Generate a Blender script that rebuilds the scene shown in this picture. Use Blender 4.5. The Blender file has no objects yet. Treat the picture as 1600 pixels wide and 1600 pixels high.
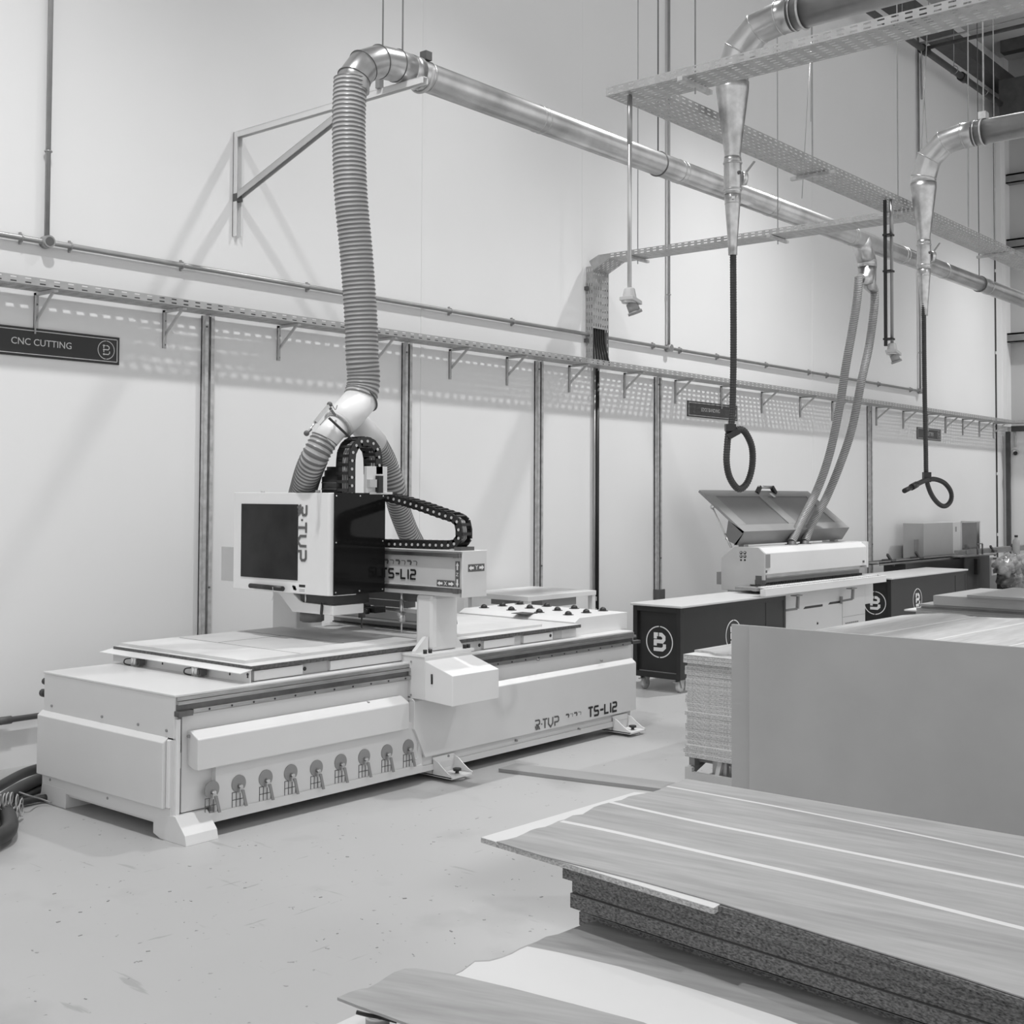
import bpy, math, random
from mathutils import Vector, Matrix
random.seed(7)
SC = bpy.context.scene
COL = SC.collection
PI = math.pi

# ---------------------------------------------------------------- camera
F_PX, CY = 1934.35, 708.16
YAW, PITCH, ROLL = 0.86993, 0.03373, 0.00453
EYE = Vector((0, 0, 1.8))
_f = Vector((math.sin(YAW)*math.cos(PITCH), math.cos(YAW)*math.cos(PITCH), math.sin(PITCH)))
_r = Vector((math.cos(YAW), -math.sin(YAW), 0)); _u = _r.cross(_f)
CR = _r*math.cos(ROLL) + _u*math.sin(ROLL)
CU = -_r*math.sin(ROLL) + _u*math.cos(ROLL)
cam = bpy.data.cameras.new('camera'); cam.sensor_width = 36; cam.lens = F_PX/1600*36
cam.shift_y = (CY-800)/1600; cam.clip_end = 200
camo = bpy.data.objects.new('camera', cam); COL.objects.link(camo)
camo.matrix_world = Matrix(((CR.x, CU.x, -_f.x, EYE.x), (CR.y, CU.y, -_f.y, EYE.y), (CR.z, CU.z, -_f.z, EYE.z), (0, 0, 0, 1)))
SC.camera = camo

def at(px, py, axis, val):
    """world point where the sight line through a photo pixel meets the plane axis=val"""
    d = (px-800)/F_PX*CR - (py-CY)/F_PX*CU + _f
    t = (val-EYE[axis])/d[axis]
    return EYE + t*d

# ---------------------------------------------------------------- light
SC.view_settings.view_transform = 'Standard'; SC.view_settings.look = 'None'
SC.view_settings.exposure = 0.16; SC.view_settings.gamma = 1.0
SC.view_settings.use_curve_mapping = False
w = bpy.data.worlds.new('daylight'); SC.world = w; w.use_nodes = True
w.node_tree.nodes['Background'].inputs[0].default_value = (0.8, 0.8, 0.8, 1)
w.node_tree.nodes['Background'].inputs[1].default_value = 1.12
LAMP_Z = 8.3
LAMPS = [(3.0, 4.8, 1200), (7.9, 4.8, 800), (12.9, 4.8, 1500), (21.5, 4.8, 1300), (-3.0, -1.2, 400), (4.0, -2.2, 600), (9.5, -2.2, 2200), (16.0, -2.2, 2100)]

# ---------------------------------------------------------------- materials
MATS = {}
def mat(name, v, rough=.5, metal=0., var=.06, scale=6., bump=0., kind='noise', stretch=None, rot=0., spec=.5, alpha=1., v2=None, trans=0.):
    if name in MATS: return MATS[name]
    m = bpy.data.materials.new(name); m.use_nodes = True; nt = m.node_tree; N = nt.nodes; L = nt.links
    b = N['Principled BSDF']; b.inputs['Roughness'].default_value = rough; b.inputs['Metallic'].default_value = metal
    b.inputs['Specular IOR Level'].default_value = spec
    tc = N.new('ShaderNodeTexCoord'); mp = N.new('ShaderNodeMapping'); L.new(tc.outputs['Object'], mp.inputs[0])
    mp.inputs['Rotation'].default_value[2] = rot
    if stretch: mp.inputs['Scale'].default_value = stretch
    rmp = N.new('ShaderNodeValToRGB')
    if kind == 'noise':
        t = N.new('ShaderNodeTexNoise'); t.inputs['Scale'].default_value = scale; t.inputs['Detail'].default_value = 5
        out = t.outputs[0]
    elif kind == 'flake':
        t = N.new('ShaderNodeTexVoronoi'); t.inputs['Scale'].default_value = scale
        out = t.outputs['Color']
    L.new(mp.outputs[0], t.inputs[0])
    lo = max(0, v*(1-var)); hi = v*(1+var)
    if v2 is not None: lo = v2; hi = v
    rmp.color_ramp.elements[0].position = .3; rmp.color_ramp.elements[1].position = .7
    rmp.color_ramp.elements[0].color = (lo, lo, lo, 1); rmp.color_ramp.elements[1].color = (hi, hi, hi, 1)
    L.new(out, rmp.inputs[0]); L.new(rmp.outputs[0], b.inputs['Base Color'])
    if bump:
        bm = N.new('ShaderNodeBump'); bm.inputs['Strength'].default_value = bump; bm.inputs['Distance'].default_value = .004
        L.new(out, bm.inputs['Height']); L.new(bm.outputs[0], b.inputs['Normal'])
    if alpha < 1: b.inputs['Alpha'].default_value = alpha
    if trans: b.inputs['Transmission Weight'].default_value = trans
    MATS[name] = m; return m

def floor_mat():
    m = bpy.data.materials.new('painted_concrete'); m.use_nodes = True; nt = m.node_tree; N = nt.nodes; L = nt.links
    b = N['Principled BSDF']; tc = N.new('ShaderNodeTexCoord')
    def noise(sc, det, lo, hi, c0, c1, st=(1, 1, 1), rz=0):
        mp = N.new('ShaderNodeMapping'); mp.inputs['Scale'].default_value = st; mp.inputs['Rotation'].default_value[2] = rz
        L.new(tc.outputs['Object'], mp.inputs[0])
        t = N.new('ShaderNodeTexNoise'); t.inputs['Scale'].default_value = sc; t.inputs['Detail'].default_value = det
        L.new(mp.outputs[0], t.inputs[0]); r = N.new('ShaderNodeValToRGB')
        r.color_ramp.elements[0].position = lo; r.color_ramp.elements[1].position = hi
        r.color_ramp.elements[0].color = (c0,)*3+(1,); r.color_ramp.elements[1].color = (c1,)*3+(1,)
        L.new(t.outputs[0], r.inputs[0]); return r.outputs[0]
    def mul(a, c):
        x = N.new('ShaderNodeMix'); x.data_type = 'RGBA'; x.blend_type = 'MULTIPLY'; x.inputs[0].default_value = 1
        L.new(a, x.inputs[6]); L.new(c, x.inputs[7]); return x.outputs[2]
    base = noise(.5, 4, .3, .7, .39, .43)
    blot = noise(1.7, 6, .30, .42, .86, 1.)
    scr = noise(16, 3, .25, .30, .78, 1., (1, .14, 1), .5)
    scr2 = noise(24, 3, .25, .29, .75, 1., (.14, 1, 1), .2)
    spk = noise(26, 2, .245, .275, .5, 1.)
    pale = noise(3.1, 5, .70, .78, 1., 1.16, (1, .4, 1), 1.1)
    o = mul(mul(mul(mul(mul(base, blot), scr), scr2), spk), pale)
    L.new(o, b.inputs['Base Color']); b.inputs['Roughness'].default_value = .42
    return m

def wood_mat(name, v, rz, v2=None, sc=1.):
    """pale timber decor, grain along local x turned by rz"""
    m = bpy.data.materials.new(name); m.use_nodes = True; nt = m.node_tree; N = nt.nodes; L = nt.links
    b = N['Principled BSDF']; tc = N.new('ShaderNodeTexCoord'); mp = N.new('ShaderNodeMapping'); mp2 = N.new('ShaderNodeMapping')
    mp.inputs['Rotation'].default_value[2] = rz; mp2.inputs['Scale'].default_value = (.55*sc, 5.*sc, 2.)
    L.new(tc.outputs['Object'], mp.inputs[0]); L.new(mp.outputs[0], mp2.inputs[0])
    n1 = N.new('ShaderNodeTexNoise'); n1.inputs['Scale'].default_value = 1.2; n1.inputs['Detail'].default_value = 3; n1.inputs['Distortion'].default_value = 1.3
    L.new(mp2.outputs[0], n1.inputs[0])
    ml = N.new('ShaderNodeMath'); ml.operation = 'MULTIPLY'; ml.inputs[1].default_value = 13; L.new(n1.outputs[0], ml.inputs[0])
    sn = N.new('ShaderNodeMath'); sn.operation = 'SINE'; L.new(ml.outputs[0], sn.inputs[0])
    n2 = N.new('ShaderNodeTexNoise'); n2.inputs['Scale'].default_value = 9; n2.inputs['Detail'].default_value = 6; L.new(mp2.outputs[0], n2.inputs[0])
    ad = N.new('ShaderNodeMath'); ad.operation = 'MULTIPLY_ADD'; ad.inputs[1].default_value = .16; L.new(sn.outputs[0], ad.inputs[0]); L.new(n2.outputs[0], ad.inputs[2])
    r = N.new('ShaderNodeValToRGB'); r.color_ramp.elements[0].position = .15; r.color_ramp.elements[1].position = .8
    lo = v*.72 if v2 is None else v2
    r.color_ramp.elements[0].color = (lo,)*3+(1,); r.color_ramp.elements[1].color = (v*1.08,)*3+(1,)
    L.new(ad.outputs[0], r.inputs[0]); L.new(r.outputs[0], b.inputs['Base Color']); b.inputs['Roughness'].default_value = .4
    return m

WALLM = mat('wall_paint', .78, .6, var=.02, scale=.6)
CLAD = mat('metal_cladding', .48, .5, var=.03, scale=.8)
CEIL = mat('roof_sheet', .55, .7, var=.06, scale=.7)
DARKST = mat('dark_steel', .07, .5, var=.2)
GIRT = mat('galvanised_girt', .25, .5, .3, var=.15)
WHITE = mat('machine_white', .66, .32, var=.015, scale=3)
WHITE2 = mat('bright_white_panel', .74, .35, var=.015, scale=3)
LGREY = mat('light_grey_enamel', .50, .4, var=.03)
MGREY = mat('mid_grey_enamel', .27, .45, var=.04)
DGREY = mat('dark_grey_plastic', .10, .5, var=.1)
BLACK = mat('black_plastic', .018, .4, var=.2)
BLACKG = mat('smoked_acrylic', .008, .08, var=.1, spec=.16)
SCREEN = mat('screen_glass', .020, .14, var=.6, scale=3, spec=.2)
RUBBER = mat('black_rubber_hose', .03, .45, var=.15)
GALV = mat('galvanised_steel', .52, .33, 1., var=.22, scale=14, bump=.12)
GALVF = mat('bright_spiral_duct', .50, .28, .88, var=.25, scale=3, bump=.06)
GALVD = mat('dull_galvanised_strut', .50, .5, .4, var=.2, scale=18)
TRAYM = mat('tray_galvanised', .42, .45, .45, var=.12, scale=12)
STEEL = mat('ground_steel', .42, .28, .9, var=.15, scale=8, stretch=(1, 8, 8))
STEELD = mat('oiled_rack_steel', .16, .32, .8, var=.2, scale=8)
ALU = mat('brushed_aluminium', .62, .3, .9, var=.08)
HOSE = mat('clear_grey_pvc_hose', .42, .34, var=.1, scale=9)
HOSE2 = mat('hose_reinforcing_spiral', .13, .35, var=.1)
MDF = mat('mdf_face', .36, .6, var=.06, scale=2.5)
MDFT = mat('mdf_spoilboard', .60, .6, var=.08, scale=3)
MDFE = mat('mdf_edge_dusty', .13, .7, v2=.05, scale=60)
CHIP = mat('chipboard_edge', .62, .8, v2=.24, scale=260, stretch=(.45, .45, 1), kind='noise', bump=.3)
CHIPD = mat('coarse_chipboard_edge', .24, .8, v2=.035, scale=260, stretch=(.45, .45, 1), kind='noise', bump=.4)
MELA = mat('white_melamine', .62, .35, var=.01)
MELAG = mat('grey_melamine', .30, .45, var=.03)
SIGNK = mat('sign_black', .018, .35, var=.1)
SIGNG = mat('sign_dark_grey', .06, .35, var=.1)
SIGNW = mat('sign_silver_print', .62, .4, var=.02)
TEXTK = mat('black_print', .012, .5, var=.1)
TEXTG = mat('grey_print', .10, .5, var=.1)
PRINT = mat('white_print', .78, .5, var=.02)
CARTK = mat('trolley_black', .020, .38, var=.08)
NYLON = mat('white_nylon_wheel', .6, .4, var=.02)
BAG = mat('clear_plastic_bag', .45, .25, v2=.12, scale=9)
PET = mat('clear_bottle_plastic', .5, .15, var=.1, alpha=.75)
GLASS = mat('guard_polycarbonate', .16, .1, var=.1, alpha=.8)
CONDM = mat('conduit_zinc', .36, .35, .6, var=.1)
SOCK = mat('socket_grey_plastic', .52, .45, var=.03)
EMIT = bpy.data.materials.new('lamp_glow'); EMIT.use_nodes = True
_b = EMIT.node_tree.nodes['Principled BSDF']; _b.inputs['Emission Color'].default_value = (1, 1, 1, 1); _b.inputs['Emission Strength'].default_value = 12

# ---------------------------------------------------------------- mesh builder
def V(*a): return Vector(a)
class MB:
    def __init__(s): s.v = []; s.f = []; s.s = []; s.mi = {}
    def add(s, vs, fs, smooth=False):
        o = len(s.v); s.v += [Vector(p) for p in vs]
        for f in fs: s.f.append([i+o for i in f]); s.s.append(smooth)
        return s
    def box(s, x0, x1, y0, y1, z0, z1):
        return s.add([(x0,y0,z0),(x1,y0,z0),(x1,y1,z0),(x0,y1,z0),(x0,y0,z1),(x1,y0,z1),(x1,y1,z1),(x0,y1,z1)],
                     [(0,3,2,1),(4,5,6,7),(0,1,5,4),(1,2,6,5),(2,3,7,6),(3,0,4,7)])
    def obox(s, c, a, b, d):
        c, a, b, d = Vector(c), Vector(a), Vector(b), Vector(d)
        if a.cross(b).dot(d) < 0: a, b = b, a
        P = [c-a-b-d, c+a-b-d, c+a+b-d, c-a+b-d, c-a-b+d, c+a-b+d, c+a+b+d, c-a+b+d]
        return s.add(P, [(0,3,2,1),(4,5,6,7),(0,1,5,4),(1,2,6,5),(2,3,7,6),(3,0,4,7)])
    def bar(s, p, q, w, h=None, up=(0, 0, 1)):
        p, q = Vector(p), Vector(q); d = (q-p); L_ = d.length; d.normalize(); up = Vector(up)
        if abs(d.dot(up)) > .95: up = Vector((0, 1, 0)) if abs(d.y) < .9 else Vector((1, 0, 0))
        a = d.cross(up).normalized(); b = a.cross(d); h = h or w
        return s.obox((p+q)/2, a*w/2, b*h/2, d*L_/2)
    def prism(s, pts, off):
        """closed polygon of 3d points swept along off"""
        n = len(pts); P = [Vector(p) for p in pts]; off = Vector(off)
        nrm = Vector((0, 0, 0))
        for i in range(n): nrm += P[i].cross(P[(i+1) % n])
        if nrm.dot(off) > 0: P = P[::-1]
        return s.add(P+[p+off for p in P], [tuple(range(n)), tuple(range(2*n-1, n-1, -1))] + [(i, i+n, (i+1) % n+n, (i+1) % n) for i in range(n)])
    def quad(s, a, b, c, d): return s.add([a, b, c, d], [(0, 1, 2, 3)])
    def tube(s, path, r, n=16, caps=True, closed=False, smooth=True):
        P = [Vector(p) for p in path]; m = len(P)
        rr = r if callable(r) else (lambda i: r)
        T = []
        for i in range(m):
            a = P[(i-1) % m] if (i > 0 or closed) else P[i]; b = P[(i+1) % m] if (i < m-1 or closed) else P[i]
            t = b-a
            T.append(t.normalized() if t.length > 1e-9 else (T[-1] if T else Vector((0, 0, 1))))
        up = Vector((0, 0, 1)) if abs(T[0].z) < .9 else Vector((0, 1, 0))
        x = T[0].cross(up).normalized(); vs = []
        for i in range(m):
            x = (x - T[i]*x.dot(T[i])).normalized(); y = T[i].cross(x)
            R_ = rr(i)
            for k in range(n):
                a = 2*PI*k/n; vs.append(P[i]+(x*math.cos(a)+y*math.sin(a))*R_)
        fs = []; mm = m if closed else m-1
        for i in range(mm):
            j = (i+1) % m
            for k in range(n): fs.append((i*n+k, i*n+(k+1) % n, j*n+(k+1) % n, j*n+k))
        o = len(s.v); s.add(vs, fs, smooth)
        if caps and not closed:
            s.f.append([o+k for k in range(n)][::-1]); s.s.append(False)
            s.f.append([o+(m-1)*n+k for k in range(n)]); s.s.append(False)
        return s
    def cyl(s, p, q, r, r2=None, n=20, caps=True):
        r2 = r if r2 is None else r2
        return s.tube([p, q], lambda i: r if i == 0 else r2, n, caps)
    def lathe(s, c, prof, n=24, axis=(0, 0, 1)):
        """prof: list of (radius, height)"""
        c = Vector(c); ax = Vector(axis).normalized()
        path = [c+ax*h for r, h in prof]
        up = Vector((0, 0, 1)) if abs(ax.z) < .9 else Vector((0, 1, 0)); x = ax.cross(up).normalized(); y = ax.cross(x)
        vs = []
        for (r, h), p in zip(prof, path):
            for k in range(n):
                a = 2*PI*k/n; vs.append(p+(x*math.cos(a)+y*math.sin(a))*r)
        fs = []
        for i in range(len(prof)-1):
            for k in range(n): fs.append((i*n+k, i*n+(k+1) % n, (i+1)*n+(k+1) % n, (i+1)*n+k))
        fs.append(tuple(range(n))[::-1]); fs.append(tuple((len(prof)-1)*n+k for k in range(n)))
        return s.add(vs, fs, True)
    def ring(s, c, R_, r, axis, n=40, m=8, a0=0, a1=2*PI):
        ax = Vector(axis).normalized(); up = Vector((0, 0, 1)) if abs(ax.z) < .9 else Vector((0, 1, 0)); x = ax.cross(up).normalized(); y = ax.cross(x)
        c = Vector(c); full = abs(a1-a0-2*PI) < 1e-6
        k = n if full else n+1
        return s.tube([c+(x*math.cos(a0+(a1-a0)*i/n)+y*math.sin(a0+(a1-a0)*i/n))*R_ for i in range(k)], r, m, closed=full)
    def ball(s, c, r, n=12, m=8, sq=(1, 1, 1), z0=-1):
        c = Vector(c); vs = []; fs = []
        for i in range(m+1):
            t = -PI/2*(-z0) + (PI/2+PI/2*(-z0))*i/m
            for k in range(n):
                a = 2*PI*k/n; vs.append(c+Vector((math.cos(a)*math.cos(t)*r*sq[0], math.sin(a)*math.cos(t)*r*sq[1], math.sin(t)*r*sq[2])))
        for i in range(m):
            for k in range(n): fs.append((i*n+k, i*n+(k+1) % n, (i+1)*n+(k+1) % n, (i+1)*n+k))
        return s.add(vs, fs, True)
    def perf(s, O, u, v, L, W, pu, su, pv, sv, stag=True):
        """perforated sheet: a real hole in every pitch cell"""
        O, u, v = Vector(O), Vector(u).normalized(), Vector(v).normalized()
        nu = max(1, int(round(L/pu))); pu2 = L/nu; nv = max(1, int(round(W/pv))); pv2 = W/nv
        su = min(su, pu2*.8); sv = min(sv, pv2*.8)
        def q(a0, a1, b0, b1):
            if a1-a0 > 1e-6 and b1-b0 > 1e-6: s.quad(O+u*a0+v*b0, O+u*a1+v*b0, O+u*a1+v*b1, O+u*a0+v*b1)
        for j in range(nv):
            b0 = j*pv2; c0 = b0+(pv2-sv)/2; c1 = c0+sv; b1 = b0+pv2
            q(0, L, b0, c0); q(0, L, c1, b1)
            off = pu2/2 if (stag and j % 2) else 0
            last = 0
            for i in range(nu):
                h0 = i*pu2+(pu2-su)/2+off; h1 = h0+su
                if h1 > L-.005: continue
                q(last, h0, c0, c1); last = h1
            q(last, L, c0, c1)
        return s
    def build(s, name, m, parent=None, root=None, bevel=0, solid=0, loc=None):
        if parent is not None and root is None:
            root = parent.get('_o')
            root = Vector(root) if root is not None else parent.location
        if parent is None:
            if loc is None:
                xs = [p.x for p in s.v]; ys = [p.y for p in s.v]; zs = [p.z for p in s.v]
                loc = Vector(((min(xs)+max(xs))/2, (min(ys)+max(ys))/2, min(zs)))
            root = Vector(loc)
        me = bpy.data.meshes.new(name); me.from_pydata([tuple(p-root) for p in s.v], [], s.f)
        me.materials.append(m)
        if s.mi:
            me.materials.append(s.m2)
            for k_ in s.mi: me.polygons[k_].material_index = 1
        for p, sm in zip(me.polygons, s.s): p.use_smooth = sm
        me.update()
        o = bpy.data.objects.new(name, me); COL.objects.link(o)
        if parent is not None:
            o.parent = parent
        else: o.location = root
        o['_o'] = list(root)
        if bevel:
            b = o.modifiers.new('bevel', 'BEVEL'); b.width = bevel; b.segments = 2; b.limit_method = 'ANGLE'; b.angle_limit = .7
        if solid:
            q = o.modifiers.new('solid', 'SOLIDIFY'); q.thickness = solid; q.offset = 0
        return o

def tag(o, label, cat, group=None):
    o['label'] = label; o['category'] = cat
    if group: o['group'] = group
    return o
def thing(name, label, cat, loc, group=None):
    o = bpy.data.objects.new(name, None); o.empty_display_size = .1; COL.objects.link(o); o.location = loc
    o['_o'] = list(loc)
    return tag(o, label, cat, group)
def struct(o): o['kind'] = 'structure'; return o
def tree_copy(o, loc, label, parent=None):
    c = o.copy(); COL.objects.link(c)
    if parent is None:
        c.location = loc; c['label'] = label
    else: c.parent = parent
    for ch in list(o.children): tree_copy(ch, None, None, c)
    return c
def smooth_path(pts, n=12):
    P = [Vector(p) for p in pts]; out = []
    for i in range(len(P)-1):
        a = P[max(i-1, 0)]; b = P[i]; c = P[i+1]; d = P[min(i+2, len(P)-1)]
        for k in range(n):
            t = k/n
            out.append(.5*((2*b)+(c-a)*t+(2*a-5*b+4*c-d)*t*t+(3*b-a-3*c+d)*t**3))
    out.append(P[-1]); return out
def resample(path, step):
    L = [0]
    for i in range(1, len(path)): L.append(L[-1]+(path[i]-path[i-1]).length)
    n = max(2, int(L[-1]/step)); out = []; j = 0
    for k in range(n+1):
        d = L[-1]*k/n
        while j < len(L)-2 and L[j+1] < d: j += 1
        t = (d-L[j])/max(1e-9, L[j+1]-L[j]); out.append(path[j].lerp(path[j+1], min(1, t)))
    return out
def ribbed(pts, r, pitch, depth, n=20, radf=None, groove=None):
    P = resample(smooth_path(pts, 16), pitch/4); m = MB(); N_ = len(P)
    prof = [0, .75, 1, .75]
    def rr(i):
        b = r*(radf(i/N_) if radf else 1)
        return b - depth*prof[i % 4]
    m.tube(P, rr, n)
    if groove:
        m.m2 = groove
        for i in range(N_-1):
            if i % 4 in (3, 0):
                for k in range(n): m.mi[i*n+k] = 1
    return m

# text and marks ------------------------------------------------------------
def text_mesh(body, size, O, u, v, name, m, parent, depth=.0015, align='CENTER', xs=1.):
    cu = bpy.data.curves.new('t', 'FONT'); cu.body = body; cu.size = size; cu.align_x = align; cu.align_y = 'CENTER'; cu.resolution_u = 3
    to = bpy.data.objects.new('t', cu); COL.objects.link(to)
    dg = bpy.context.evaluated_depsgraph_get(); me = bpy.data.meshes.new_from_object(to.evaluated_get(dg))
    O, u, v = Vector(O), Vector(u).normalized(), Vector(v).normalized()
    mb = MB(); mb.add([O+u*(p.co.x*xs)+v*p.co.y+u.cross(v)*depth for p in me.vertices], [tuple(p.vertices) for p in me.polygons])
    bpy.data.objects.remove(to); bpy.data.meshes.remove(me)
    return mb.build(name, m, parent, solid=.0012)
def strokes(mb, lines, O, u, v, w, h, t=.0012):
    """thick polylines on a plane; coordinates in units of h"""
    O, u, v = Vector(O), Vector(u).normalized(), Vector(v).normalized(); n = u.cross(v)
    for ln in lines:
        t += .0005
        P = [Vector((a*h, b*h)) for a, b in ln]
        L_ = []; R_ = []
        for i, p in enumerate(P):
            d0 = (P[i]-P[i-1]).normalized() if i > 0 else None
            d1 = (P[i+1]-P[i]).normalized() if i < len(P)-1 else None
            if d0 is None: d0 = d1
            if d1 is None: d1 = d0
            n0 = Vector((-d0.y, d0.x)); n1 = Vector((-d1.y, d1.x)); b = (n0+n1)
            b = b.normalized() if b.length > .1 else n0
            k = w/2/max(.35, b.dot(n0)); L_.append(p+b*k); R_.append(p-b*k)
        for i in range(len(P)-1):
            q = [L_[i], R_[i], R_[i+1], L_[i+1]]
            mb.add([O+u*a.x+v*a.y+n*t for a in q], [(0, 1, 2, 3)])
    return mb
GL = {'R': [[(0, .98), (.62, .98), (.72, .88), (.72, .6), (.42, .5), (.75, 0)], [(.18, .62), (.46, 0)], [(.02, .4), (.2, 0)]],
      '.': [[(.02, .5), (.16, .5)]],
      'T': [[(0, .95), (.75, .95)], [(.38, .95), (.38, 0)]],
      'U': [[(0, 1), (0, .35), (.36, 0), (.72, .35), (.72, 1)]],
      'P': [[(0, .95), (.6, .95), (.74, .82), (.74, .5), (.6, .4), (.1, .4), (.1, 0)]],
      'S': [[(.75, .95), (.15, .95), (.05, .85), (.05, .6), (.15, .5), (.62, .5), (.72, .4), (.72, .15), (.62, .05), (0, .05)]],
      '-': [[(.05, .5), (.6, .5)]],
      'L': [[(.05, 1), (.05, .05), (.7, .05)]],
      '1': [[(.1, 1), (.1, 0)]],
      '2': [[(.02, .95), (.62, .95), (.72, .85), (.72, .6), (.62, .5), (.15, .5), (.05, .4), (.05, .05), (.75, .05)]],
      'f': [[(0, .9), (.5, .9), (.6, .75), (.5, .45)]]}
ADV = {'.': .26, '1': .42, '-': .8, 'f': .75}
def logo(txt, O, u, v, h, w, name, m, parent):
    mb = MB(); x = 0
    for c in txt:
        if c in GL: strokes(mb, [[(a+x, b) for a, b in l] for l in GL[c]], O, u, v, w, h)
        x += ADV.get(c, .99)
    return mb.build(name, m, parent, solid=.0012)
def emblem(c, u, v, R_, parent, m=None, name='emblem', thin=False):
    """ring with a split block letter B"""
    m = m or PRINT; mb = MB(); c, u, v = Vector(c), Vector(u).normalized(), Vector(v).normalized(); n = u.cross(v)
    def arc(a0, a1, r0, r1):
        k = 24
        for i in range(k):
            a = a0+(a1-a0)*i/k; b = a0+(a1-a0)*(i+1)/k
            mb.add([c+(u*math.cos(t)+v*math.sin(t))*r+n*.0015 for t, r in ((a, r0), (b, r0), (b, r1), (a, r1))], [(3, 2, 1, 0)])
    g = .045
    arc(-PI/2+g, PI/2-g, R_*.93, R_); arc(PI/2+g, 3*PI/2-g, R_*.93, R_)
    h = R_*1.16; w = (.09 if thin else .185)*R_*1.2
    O = c-u*h*.36-v*h*.5
    w = (.085 if thin else .20)*h
    strokes(mb, [[(.0, .90), (.27, .90)], [(.10, .98), (.10, .67)], [(.34, .90), (.50, .90), (.65, .78), (.65, .64), (.55, .53), (.02, .53)], [(.10, .60), (.10, .29)],
                 [(.0, .10), (.55, .10), (.69, .22), (.69, .40)], [(.10, .20), (.10, .02)]], O, u, v, w, h, .0016)
    return mb.build(name, m, parent, solid=.0012)

# ================================================================ SETTING
YW = 7.763; XE = 23.2; ZC = 9.95
struct(MB().box(-7, 23.6, -9, YW, -.1, 0).build('floor', floor_mat()))
struct(MB().box(-7, XE+.4, YW, YW+.2, 0, ZC).build('wall_back', WALLM))
we = struct(MB().box(XE, XE+.2, -9, YW, 0, 3.0).build('wall_right', WALLM))
struct(MB().box(XE+.25, XE+.35, -9, YW, 3.0, ZC).build('wall_right_cladding', CLAD))
struct(MB().box(-7, XE+.4, -9, YW+.2, ZC, ZC+.1).build('ceiling', CEIL))
struct(MB().box(-7, XE+.25, 7.46, YW, 9.25, 9.5).build('trim_1', DARKST))         # eaves beam
m = MB()
for x in (7.943, 15.59): m.box(x-.02, x+.02, YW-.004, YW, 0, 9.25)
m.box(10.32, 10.33, YW-.002, YW, 3.2, 9.25)
struct(m.build('trim_2', WALLM))
m = MB(); m.box(22.80, 22.86, YW-.01, YW, 0, 9.25)
struct(m.build('trim_3', BLACK))
m = MB()
for z in (1.1, 2.2, 4.4, 5.9, 7.4): m.box(22.80, 22.86, YW-.02, YW-.009, z, z+.05)
struct(m.build('trim_4', WALLM))
struct(MB().box(XE-.06, XE+.0, 7.63, 7.70, 0, 3.0).build('trim_5', DARKST))
struct(MB().box(XE-.05, XE+.25, -9, YW-.16, 3.0, 3.1).build('trim_6', DARKST))
struct(MB().box(XE-.0, XE+.25, YW-.07, YW, 3.1, ZC).build('trim_7', WALLM))
for i, z in enumerate((4.81, 6.55, 7.76, 8.95)):
    m = MB(); m.box(XE+.05, XE+.25, -9, YW-.07, z-.02, z+.01); m.box(XE+.05, XE+.07, -9, YW-.07, z-.16, z+.01); m.box(XE+.05, XE+.25, -9, YW-.07, z-.16, z-.14)
    tag(m.build('wall_girt', GIRT), ['galvanised horizontal girt on the dark end wall, lowest, just above the tray', 'galvanised horizontal girt on the dark end wall, second from the bottom',
        'galvanised horizontal girt on the dark end wall, third from the bottom', 'galvanised horizontal girt on the dark end wall, highest, near the roof'][i], 'girt', 'girts on the end wall')
for i, x in enumerate((22.4,)):
    tag(MB().box(x-.1, x+.1, -9, 7.45, ZC-.22, ZC).build('roof_beam', DARKST), 'dark steel roof beam crossing under the ceiling next to the end wall', 'beam')
tag(MB().box(22.2, 23.2, 6.3, 7.45, 8.55, 9.2).build('beam_bracket', DARKST), 'dark steel haunch where roof meets end wall corner', 'beam')

# lamps --------------------------------------------------------------------
for i, (x, y, p) in enumerate(LAMPS):
    t = thing('high_bay_lamp', 'round high bay lamp hanging above the workshop, out of view', 'lamp', (x, y, LAMP_Z), 'high bay lamps above the machines')
    MB().lathe((x, y, LAMP_Z+.05), [(.22, 0), (.22, .05), (.1, .2), (.1, .32)]).build('lamp_housing', DARKST, t)
    MB().cyl((x, y, LAMP_Z+.36), (x, y, ZC), .012, n=8).build('rod', DARKST, t)
    MB().lathe((x, y, LAMP_Z+.03), [(.2, 0), (.2, .015)]).build('lamp_lens', EMIT, t)
    ld = bpy.data.lights.new('lamp_light', 'SPOT'); ld.shadow_soft_size = .14; ld.energy = p; ld.spot_size = 2.05; ld.spot_blend = 1.0
    lo = bpy.data.objects.new('lamp_light', ld); COL.objects.link(lo); lo.parent = t; lo.location = (0, 0, -.02)

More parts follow.
